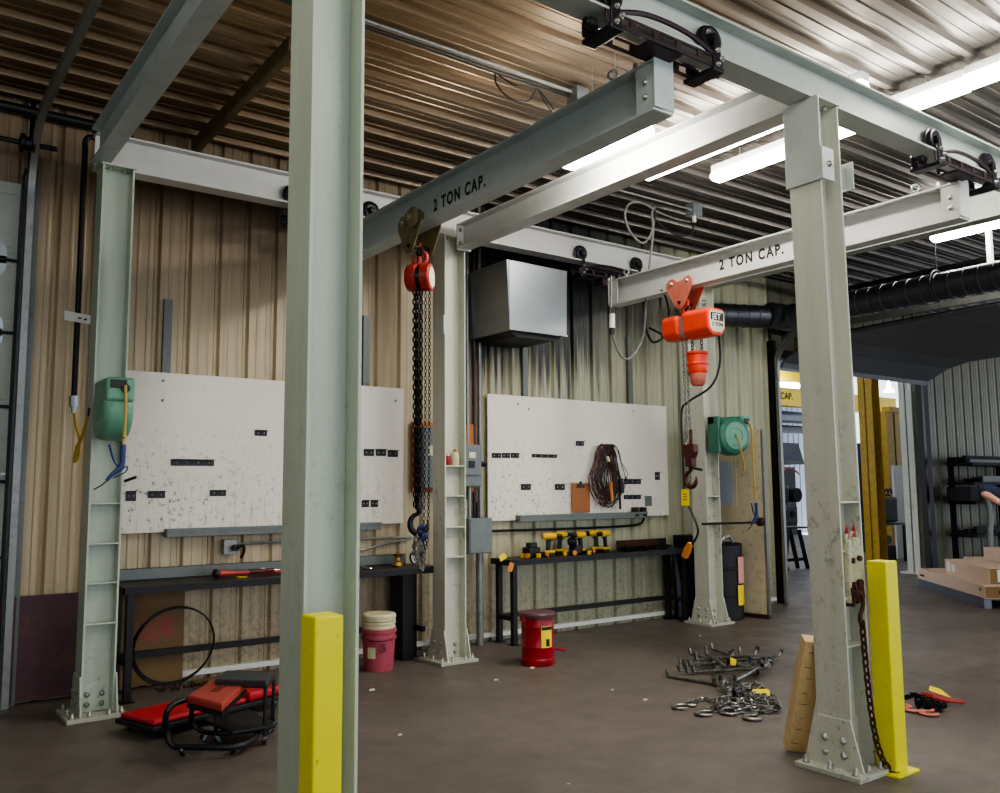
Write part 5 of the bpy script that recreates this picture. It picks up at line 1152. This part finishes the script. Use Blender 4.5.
b = bm_(); ring(b, PZ(735, 694, .09), (.8, -.6, .1), .045, .01, 20, 8); ring(b, PZ(738, 697, .06), (.3, .8, .3), .04, .01, 20, 8); obj('master_ring', b, 'iron', cs, True)
p = PZ(761, 694, .04); b = prism(bm_(), [(-.07, -.035), (.06, -.045), (.075, .02), (.06, .04), (-.06, .045)], p, (.85, -.52, .03), (.3, .4, .75), (.003, .003, 0)); obj('yellow_tag', b, 'tagy', cs, label='yellow plastic load tag')
b = bm_(); tube(b, [PZ(738, 696, .05), PZ(752, 697, .04)], .006, 6); obj('tag_cord', b, 'tagy', cs)
# orange binder sling right of the yellow post
os_ = thing('chain_binder', 'dark chain with orange hooks and red handle on the floor by the yellow post', 'chain', PZ(925, 700))
rnd = random.Random(31); b = bm_()
for k in range(5):
    pts = [PZ(916+30*rnd.random(), 700+12*rnd.random())+Vector((0, 0, .012+.035*rnd.random())) for i in range(8)]; pts.sort(key=lambda v: v.x+rnd.random()*.2); chain(b, smooth_path(pts, 4), .038, .0068, .028, 5)
for k in range(2):
    pts = [PZ(904+22*(i/5), 698-3*math.sin(i)+rnd.random()*3)+Vector((0, 0, .014)) for i in range(6)]; chain(b, smooth_path(pts, 4), .038, .0068, .028, 5)
obj('links', b, 'chaind', os_, True)
floor_hook(os_, PZ(912, 710), .9, .17, 'salmon'); floor_hook(os_, PZ(931, 714), .3, .16, 'salmon')
b = bm_(); tube(b, [PZ(923, 694, .05), PZ(934, 697, .06), PZ(945, 700, .04), PZ(964, 702, .025)], [.02, .024, .02, .015], 8); obj('lever_handle', b, 'red', os_, True)
p = PZ(940, 692, .07); b = prism(bm_(), [(-.09, -.01), (.0, -.03), (.075, -.04), (.02, .04), (-.06, .05)], p, (.85, -.52, -.25), (.35, .5, .5), (.003, .003, 0)); obj('yellow_tag', b, 'tagy', os_, label='yellow plastic load tag')
# floor litter
for i, (px, py) in enumerate(((400, 735), (496, 680), (532, 668), (700, 636), (645, 700), (372, 690), (612, 690))):
    p = PZ(px, py); b = bm_(); s = .018+.006*(i % 3); prism(b, [(-s, -s*.4), (s*.5, -s*.7), (s, s*.3), (0, s*.8)], p, (1, 0, .0), (0, 1, 0), (0, 0, .006)); obj('paper_scrap', b, 'label', label='tiny pale paper scrap on the concrete floor', cat='scrap', group='paper scraps on the floor')

# ---------------------------------------------------------------- boxes at right
bd_ = (PZ(901, 584)-PZ(985, 609)); ang = math.atan2(7.62-5.70, 13.85-12.0)
O = Vector((12.0, 5.69, 0)); l_ = Vector((math.cos(ang), math.sin(ang), 0)); n_ = Vector((l_.y, -l_.x, 0)); LL = 2.6
mt = Matrix((l_, n_, Vector((0, 0, -1)))).transposed().to_4x4()
def crate(a0, a1, w0, w1, z0, z1): 
    b = bm_(); prism(b, [(a0, w0), (a1, w0), (a1, w1), (a0, w1)], O+Vector((0, 0, z0)), l_, n_, (0, 0, z1-z0)); return b
pl_ = thing('pallet', 'long film-wrapped pallet under the cartons at the right edge', 'pallet', O)
obj('deck', crate(0, LL, 0, 1.0, .11, .135), 'pallet', pl_)
for w0 in (0, .45, .9): obj('runner', crate(0, LL, w0, w0+.09, 0, .11), 'pallet', pl_)
def carton(a0, a1, w0, w1, z0, z1, label, mark=True):
    t = thing('cardboard_carton', label, 'carton', O+l_*(a0+a1)/2+Vector((0, 0, z0)), 'long cardboard cartons')
    obj('carton_body', crate(a0, a1, w0, w1, z0, z1), 'card', t, bevel=.004)
    obj('end_flap', crate(a0-.003, a0, w0+.01, w1-.01, z0+.01, z1-.01), 'cardd', t)
    return t
c1_ = carton(-.06, LL-.03, -.01, .55, .136, .30, 'longest flat carton at the bottom front of the stack')
b = crate(LL-.35, LL-.16, -.013, -.01, .19, .22); obj('printed_mark', b, 'ink', c1_); b = crate(.06, .1, -.013, -.01, .22, .26); obj('printed_mark', b, 'ink', c1_)
obj('printed_mark', crate(-.066, -.063, .16, .4, .2, .24), 'ink', c1_)
c2_ = carton(.05, LL-.95, .1, .6, .301, .52, 'pinkish carton with white labels resting on the longest one')
obj('shipping_label', crate(LL-1.15, LL-1.05, .097, .1, .35, .49), 'inkw', c2_, label='white shipping label')
obj('shipping_label', crate(LL-1.35, LL-1.22, .097, .1, .36, .46), 'inkw', c2_, label='torn white label'); obj('end_label', crate(.044, .047, .2, .4, .34, .5), 'inkw', c2_)
c3_ = carton(.7, LL-.25, .62, .98, .301, .50, 'carton lying behind the pinkish one on the stack')
c4_ = carton(.35, 1.55, .62, .97, .501, .70, 'topmost pale carton at the right frame edge')

# shelving with dark stock on the right wall
rs = thing('stock_rack', 'dark cantilever rack of black steel stock against the right wall', 'rack', (16, 7.5, 0))
for x in (15.15, 16.9, 18.6): obj('upright', B(x, x+.09, 7.55, 7.66, 0, 2.1), 'bench', rs)
for z in (.75, 1.3, 1.62, 1.95): obj('arm_shelf', B(15.0, 19.0, 7.15, 7.6, z, z+.05), 'void', rs)
rnd = random.Random(77)
for lv, z in ((0, .80), (1, 1.35), (2, 1.67), (3, 2.0)):
    for k in range(5):
        x0 = 15.0+rnd.random()*.9; L = 1.6+1.6*rnd.random(); y = 7.2+.08*k; h = .05+.07*rnd.random()
        b = B(x0, x0+L, y, y+.06, z, z+h); obj('steel_stock', b, rnd.choice(['void', 'void', 'blackp']), label='dark steel bar on the wall rack beyond the cartons', cat='steel bar', group='steel bars on the right wall rack')
obj('hanging_bin', B(14.75, 15.25, 7.1, 7.5, 1.35, 1.6), 'void', label='black bin on the left end of the wall rack', cat='bin', bevel=.02)
b = bm_(); tube(b, smooth_path([(15.15, 7.1, 1.55), (15.2, 7.02, 1.2), (15.1, 7.0, .8), (15.05, 7.0, .25)], 4), .05, 8); obj('hanging_strap', b, 'steelstrip', smooth=True, label='thick dull grey strap hanging from the left part of the wall rack', cat='strap')
# low clutter
for k, (x, y, z, s) in enumerate(((15.9, 7.1, 0, .35), (16.5, 7.0, 0, .4), (17.2, 7.0, 0, .45))):
    t = thing('steel_crate', ['dark steel crate on the floor under the wall rack nearest the doorway', 'middle dark steel crate under the wall rack', 'dark steel crate under the wall rack farthest right'][k], 'crate', (x, y, 0))
    obj('body', B(x, x+.5, y-.3, y+.1, 0, s), 'void', t, bevel=.01); obj('rim', B(x-.01, x+.51, y-.31, y+.11, s, s+.03), 'bench', t)

# ---------------------------------------------------------------- person at the right edge
def skin_body(name, verts, edges, rad, m_, parent=None, root=0, sub=2):
    me = bpy.data.meshes.new(name); me.from_pydata(verts, edges, []); o = bpy.data.objects.new(name, me); COL.objects.link(o)
    sk = o.modifiers.new('skin', 'SKIN'); sk.use_smooth_shade = True
    for i, r_ in enumerate(rad): me.skin_vertices[0].data[i].radius = (r_, r_) if not isinstance(r_, tuple) else r_
    me.skin_vertices[0].data[root].use_root = True
    s = o.modifiers.new('sub', 'SUBSURF'); s.levels = sub; s.render_levels = sub
    dg = bpy.context.evaluated_depsgraph_get(); m2 = bpy.data.meshes.new_from_object(o.evaluated_get(dg)); bpy.data.objects.remove(o)
    m2.materials.clear(); m2.materials.append(M[m_]); 
    for p in m2.polygons: p.use_smooth = True
    o = bpy.data.objects.new(name, m2); COL.objects.link(o)
    if parent is not None: o.parent = parent; o.matrix_parent_inverse = winv(parent)
    return o
# local frame: x to the figure's right as the viewer sees it -> use world offsets; figure faces -Y-ish
PO = PZ(1026, 628); PO = Vector((10.66, 4.62, .04))
rt = Vector((.808, -.589, 0)); fd = Vector((-.589, -.808, 0))       # rt: image right, fd: toward the viewer
def L(a, f_, z): return PO+rt*a+fd*f_+Vector((0, 0, z))
V = [L(0, 0, .98), L(0, 0, 1.12), L(0, .02, 1.3), L(0, 0, 1.44), L(0, .01, 1.53), L(0, .03, 1.62), L(0, .03, 1.72),    # pelvis..head 0-6
     L(-.17, 0, 1.44), L(-.42, .06, 1.49), L(-.33, .22, 1.38), L(-.22, .3, 1.3),  # left side arm raised outwards 7-10
     L(.17, 0, 1.44), L(.3, .05, 1.2), L(.2, .25, 1.12), L(.12, .33, 1.12),        # 11-14
     L(-.1, 0, .92), L(-.12, .03, .5), L(-.12, -.02, .1), L(-.13, .12, .04),       # 15-18
     L(.1, 0, .92), L(.13, .03, .5), L(.14, -.02, .1), L(.15, .12, .04)]
E_ = [(0, 1), (1, 2), (2, 3), (3, 4), (4, 5), (5, 6), (3, 7), (7, 8), (8, 9), (9, 10), (3, 11), (11, 12), (12, 13), (13, 14), (0, 15), (15, 16), (16, 17), (17, 18), (0, 19), (19, 20), (20, 21), (21, 22)]
Rr = [.13, .12, .14, .12, .052, .075, .085, .07, .047, .036, .03, .07, .047, .036, .03, .085, .058, .042, .038, .085, .058, .042, .038]
pe = thing('person', 'person in a navy short-sleeved shirt at the right edge, elbow raised', 'person', PO)
body = skin_body('body', [tuple(v) for v in V], E_, Rr, 'skin', pe)
# shirt and trousers follow the body, slightly larger
sv = [V[i] for i in (0, 1, 2, 3, 4, 7, 8, 11, 12)]; sv[4] = V[3].lerp(V[4], .45); sv[6] = V[8]+(V[8]-V[7])*.10+Vector((0, 0, .035)); sv[8] = V[11].lerp(V[12], .7)
skin_body('shirt', [tuple(v) for v in sv], [(0, 1), (1, 2), (2, 3), (3, 4), (3, 5), (5, 6), (3, 7), (7, 8)], [.15, .14, .158, .138, .075, .1, .085, .09, .072], 'navy', pe)
tv = [V[i] for i in (0, 15, 16, 17, 19, 20, 21)]
skin_body('trousers', [tuple(v) for v in tv], [(0, 1), (1, 2), (2, 3), (0, 4), (4, 5), (5, 6)], [.142, .1, .076, .062, .1, .076, .062], 'denim', pe)
for s in (-1, 1):
    b = bm_(); p = L(s*.135, .05, 0); prism(b, [(-.05, -.1), (.05, -.1), (.055, .1), (.03, .17), (-.03, .17), (-.05, .1)], p, rt, fd, (0, 0, .07)); obj('boot', b, 'black', pe, bevel=.02)
b = bm_(); bmesh.ops.create_uvsphere(b, u_segments=20, v_segments=14, radius=1); xform(b, Matrix.Translation(L(0, .0, 1.73)) @ Matrix.Diagonal((.1, .11, .1, 1))); obj('hair', b, 'hair', pe, True)
b = bm_(); prism(b, [(-.012, 0), (.012, 0), (.004, .045), (-.004, .045)], L(0, .115, 1.645), rt, (0, 0, 1), fd*.022); obj('nose', b, 'skin', pe, bevel=.004)
for s in (-1, 1):
    b = bm_(); bmesh.ops.create_uvsphere(b, u_segments=10, v_segments=8, radius=.012); xform(b, Matrix.Translation(L(s*.035, .115, 1.69))); obj('eye', b, 'white', pe, True)
    b = bm_(); bmesh.ops.create_uvsphere(b, u_segments=10, v_segments=8, radius=.025); xform(b, Matrix.Translation(L(s*.098, .02, 1.67))); obj('ear', b, 'skin', pe, True)
b = bm_(); tube(b, [L(-.025, .125, 1.615), L(0, .13, 1.612), L(.025, .125, 1.615)], .005, 6); obj('mouth', b, 'padf', pe)
for wi, (w0, w1) in enumerate(((V[9], V[10]), (V[13], V[14]))):
    dd = (w1-w0).normalized(); up_ = Vector((0, 0, 1)); sd_ = dd.cross(up_).normalized()
    for k in range(5):
        if k < 4: p = w1+dd*.03+sd_*(.03-.02*k); q = [p, p+dd*.05, p+dd*.075-up_*.012, p+dd*(.09+.008*(k in (1, 2)))-up_*.03]
        else: p = w1+sd_*.03; q = [p, p+sd_*.03+dd*.02, p+sd_*.035+dd*.05]
        b = tube(bm_(), smooth_path(q, 3), .0085, 8); obj('finger', b, 'skin', pe, True)

# ---------------------------------------------------------------- the next bay, seen through the doorway
def far_col(px0, px1, ybase, Y, h, m_, label, w=.3):
    x0 = PY(px0, ybase, Y).x; x1 = PY(px1, ybase, Y).x
    t = thing('bay_column', label, 'column', ((x0+x1)/2, Y, 0)); b = B(x0, x0+.02, Y, Y+w, 0, h); box(b, x1-.02, x1, Y, Y+w, 0, h); box(b, x0, x1, Y+w/2-.01, Y+w/2+.01, 0, h); obj('shaft', b, m_, t)
    obj('base_plate', B(x0-.1, x1+.1, Y-.1, Y+w+.1, 0, .03), m_, t); return t
c_ = far_col(877, 885, 500, 9.6, 3.9, 'ycol', 'dirty yellow steel column in the next bay through the doorway')
c_ = far_col(917, 924, 500, 8.6, 3.6, 'colw', 'scuffed pale grey column just beyond the right side of the doorway', .25)
# yellow crane girder with lettering
Yg = 13.5
a = PY(760, 391, Yg); g = thing('yellow_girder', 'bright yellow crane girder with stencilled capacity lettering in the next bay', 'crane beam', (20, Yg, a.z))
z0, z1 = PY(785, 404.5, Yg).z, PY(785, 389, Yg).z
obj('web', B(17.0, 24, Yg, Yg+.03, z0, z1), 'yfar', g); obj('lower_flange', B(17.0, 24, Yg-.12, Yg+.15, z0-.04, z0), 'yfar', g); obj('upper_flange', B(17.0, 24, Yg-.02, Yg+.15, z1, z1+.04), 'yfar', g)
p = PY(763, 400, Yg-.01); text('lettering', '2 TON CAP.', .24, (p.x-.12, Yg-.012, z0+.14), (1, 0, 0), (0, 0, 1), 'ink', g, .002, 1.05, .004)
obj('yellow_girder', B(17, 22.5, 14.6, 14.95, PY(785, 381, 14.6).z, PY(785, 371, 14.6).z), 'yfar', label='upper yellow girder behind the lettered one in the next bay', cat='crane beam')
t = thing('strip_light', 'bright strip light between the two yellow girders in the next bay', 'light', PY(783, 384, 14.2)); a, c = PY(771, 385, 14.2), PY(797, 386, 14.2)
b = bm_(); cyl(b, a, c, .09, 8); obj('tube', b, 'tubed', t, True); b = B(a.x, c.x, 14.15, 14.25, a.z+.1, a.z+.15); obj('housing', b, 'white', t)
for x, y, lb in ((12, 11, 'unseen strip light added to light the near part of the next bay'), (17, 11.5, 'unseen strip light added to light the far part of the next bay'), (21, 16.5, 'unseen strip light added to light the back of the next bay')):  # out-of-view lights, added to brighten the next bay
    t = thing('strip_light', lb, 'light', (x, y, 5.3)); b = bm_(); cyl(b, (x-1.2, y, 5.3), (x+1.2, y, 5.3), .05, 8); obj('tube', b, 'tubed', t, True); obj('housing', B(x-1.2, x+1.2, y-.1, y+.1, 5.36, 5.54), 'white', t)
b = bm_(); cyl(b, (16, 17.5, PY(785, 417, 17.5).z), (26, 17.5, PY(785, 417, 17.5).z), .2, 14); obj('far_duct', b, 'galvd', smooth=True, label='upper dark round duct across the back of the next bay', cat='duct')
b = bm_(); cyl(b, (16, 17.4, PY(785, 429, 17.4).z), (26, 17.4, PY(785, 429, 17.4).z), .13, 14); obj('far_duct', b, 'black', smooth=True, label='lower black pipe across the back of the next bay', cat='pipe')
b = B(16, 26, 18.4, 18.8, 0, 2.3); obj('dark_shelving', b, 'void', label='dark run of shelving along the back of the next bay', cat='shelving')
# hanging hood
hg = thing('hanging_hood', 'grey slanted hood hanging over the machine in the next bay', 'hood', PY(788, 460, 11.5))
a, c = PY(775, 461, 11.5), PY(803, 443, 11.5)
b = bm_(); lo = [(a.x, 11.5, a.z), (c.x, 11.5, a.z), (c.x, 12.3, a.z), (a.x, 12.3, a.z)]; hi = [(a.x+.12, 11.62, c.z), (c.x, 11.62, c.z), (c.x, 12.1, c.z), (a.x+.12, 12.1, c.z)]
lo = [b.verts.new(v) for v in lo]; hi = [b.verts.new(v) for v in hi]; b.faces.new(lo[::-1]); b.faces.new(hi)
for k in range(4): b.faces.new((lo[k], lo[(k+1) % 4], hi[(k+1) % 4], hi[k]))
obj('shell', b, 'mach', hg); obj('rim', B(a.x, c.x, 11.47, 12.3, a.z-.06, a.z), 'galv', hg)
b = bm_(); cyl(b, (c.x-.35, 11.9, c.z), (c.x-.35, 11.9, 5.6), .012, 6); obj('hanger_rod', b, 'black', hg)
# grinder machine on a stand
Ym = 10.6
def mp(px, py): return PY(px, py, Ym)
mg = thing('bench_machine', 'grey machine tool head on a black stand seen through the doorway', 'machine', (mp(788, 540).x, Ym, 0))
a, c = mp(768, 526), mp(798, 505); obj('base_casting', B(a.x, c.x, Ym, Ym+.5, a.z, c.z), 'mach', mg, bevel=.04)
a, c = mp(769, 504), mp(792, 485); obj('upper_casting', B(a.x, c.x, Ym+.05, Ym+.45, a.z, c.z), 'mach', mg, bevel=.06)
b = bm_(); cyl(b, mp(792, 514)+Vector((0, -.03, 0)), mp(792, 514)+Vector((0, .03, 0)), .065, 18); obj('dial', b, 'black', mg, True)
b = bm_(); cyl(b, mp(798, 495)+Vector((0, .0, 0)), mp(798, 495)+Vector((0, .4, 0)), .14, 20); obj('flywheel', b, 'black', mg, True)
b = bm_(); tube(b, smooth_path([mp(778, 482), mp(780, 473), mp(786, 469), mp(794, 470), mp(799, 474)], 5), .016, 8); obj('hose', b, 'salmon', mg, True)
a, c = mp(768, 530), mp(806, 526.5); obj('stand_top', B(a.x, c.x, Ym-.05, Ym+.6, a.z, c.z), 'black', mg)
for (u0, v0, u1, v1) in ((776, 530, 788, 583), (799, 530, 808, 570), (788, 530, 785, 565), (790, 530, 798, 568)):
    b = bm_(); p0, p1 = mp(u0, v0), mp(u1, v1); 
    if p1.z < .0: p1.z = .0
    tube(b, [p0, p1], .045, 6); obj('stand_leg', b, 'black', mg)
for (u0, v0, u1) in ((780, 561, 806), (774, 549, 784)):
    p0 = mp(u0, v0); p1 = mp(u1, v0); obj('cross_bar', B(p0.x, p1.x, Ym, Ym+.04, p0.z-.03, p0.z+.03), 'black', mg)
# steps beside it
sx = thing('step_stack', 'dark low rack with three slats behind the machine stand', 'rack', (mp(772, 570).x, Ym, 0))
for k in range(3):
    p = mp(772, 550+10*k); obj('slat', B(p.x-.2, p.x+.15, Ym+.3, Ym+.6, p.z-.03, p.z+.03), 'black', sx)
for dx in (-.2, .12): p = mp(772, 550); obj('side_bar', B(p.x+dx, p.x+dx+.03, Ym+.3, Ym+.6, 0, p.z+.05), 'black', sx)
# clutter right of the yellow column
Yd = 11.0
def dp(px, py): return PY(px, py, Yd)
mast = thing('lift_mast', 'tall yellow double upright mast beyond the yellow column', 'mast', (dp(897, 500).x, Yd, 0))
for (u0, u1, vt) in ((889, 894, 412), (896.5, 904, 408)): a = dp(u0, 480); c = dp(u1, vt); obj('upright', B(a.x, c.x, Yd, Yd+.15, 0, c.z), 'ycol', mast)
a, c = dp(889, 412), dp(904, 408); obj('cross_head', B(a.x, c.x, Yd-.02, Yd+.17, a.z, c.z), 'ycol', mast)
a, c = dp(884.5, 497), dp(897, 466); obj('white_panel', B(a.x, c.x, Yd-.25, Yd-.2, 0, c.z), 'white', label='white panel standing between the yellow column and the mast', cat='panel')
ck = thing('engine_stand', 'black engine block on a dark frame table beyond the yellow post', 'engine', (dp(893, 560).x, Yd-.6, 0))
Yk = Yd-.7
def kp(px, py): return PY(px, py, Yk)
a, c = kp(878, 526), kp(906, 523); obj('table_top', B(a.x, c.x, Yk, Yk+.5, a.z, c.z), 'black', ck)
for px in (879, 905):
    for dy in (0, .45): a = kp(px, 525); obj('leg', B(a.x-.03, a.x+.03, Yk+dy, Yk+dy+.05, 0, a.z), 'black', ck)
a, c = kp(886, 523), kp(902, 490); b = B(a.x, c.x, Yk+.1, Yk+.4, a.z, c.z-.15); obj('engine_block', b, 'blackp', ck, bevel=.05)
for k in range(4): p = kp(888+3.4*k, 490); b = bm_(); ring(b, p+Vector((0, .2, -.05)), (0, 1, .2), .07, .02, 16, 6); obj('pipe_loop', b, 'black', ck, True)
b = bm_(); lathe(b, [(.09, -.08), (.11, 0), (.09, .08)], kp(895, 540)+Vector((0, .2, 0)), (.2, 1, 0), 16); obj('tank', b, 'galv', ck, True)
b = B(kp(884, 570).x, kp(902, 570).x, Yk+.1, Yk+.4, 0, .35); obj('black_crate', b, 'black', label='black crate on the floor beneath the engine table', cat='crate', bevel=.02)
bb = thing('blue_drum', 'blue drum seen between the foreground column and the yellow column', 'drum', PY(861, 450, 12.5)); p = PY(860, 462, 12.5)
b = bm_(); lathe(b, [(.22, 0), (.24, .02), (.24, .2), (.25, .21), (.24, .22), (.24, .45), (.22, .47)], p, (0, 0, 1), 22); obj('shell', b, 'bluep', bb, True)
obj('drum_stand', B(p.x-.25, p.x+.25, 12.25, 12.75, 0, p.z), 'black', label='tall black stand carrying the blue drum', cat='stand')
t = thing('pendant_lamp', 'small white pendant lamp hanging beyond the yellow column', 'lamp', PY(889, 386, 12)); p = PY(889, 392, 12)
b = bm_(); lathe(b, [(.13, 0), (.12, .04), (.05, .1), (.03, .25), (.01, .3)], p, (0, 0, 1), 18); obj('shade', b, 'tubed', t, True); b = bm_(); cyl(b, p+Vector((0, 0, .28)), (p.x, p.y, 5.6), .01, 6); obj('cord', b, 'black', t)

# ---------------------------------------------------------------- world and view
w = bpy.data.worlds.new('world'); SC.world = w; w.use_nodes = True
w.node_tree.nodes['Background'].inputs[0].default_value = (.82, .9, 1, 1); w.node_tree.nodes['Background'].inputs[1].default_value = .9
SC.view_settings.view_transform = 'AgX'; SC.view_settings.look = 'AgX - Medium High Contrast'; SC.view_settings.exposure = 1.4
SC.cycles.use_denoising = True
SC.cycles.max_bounces = 6; SC.cycles.diffuse_bounces = 4; SC.cycles.glossy_bounces = 3; SC.cycles.sample_clamp_indirect = 8
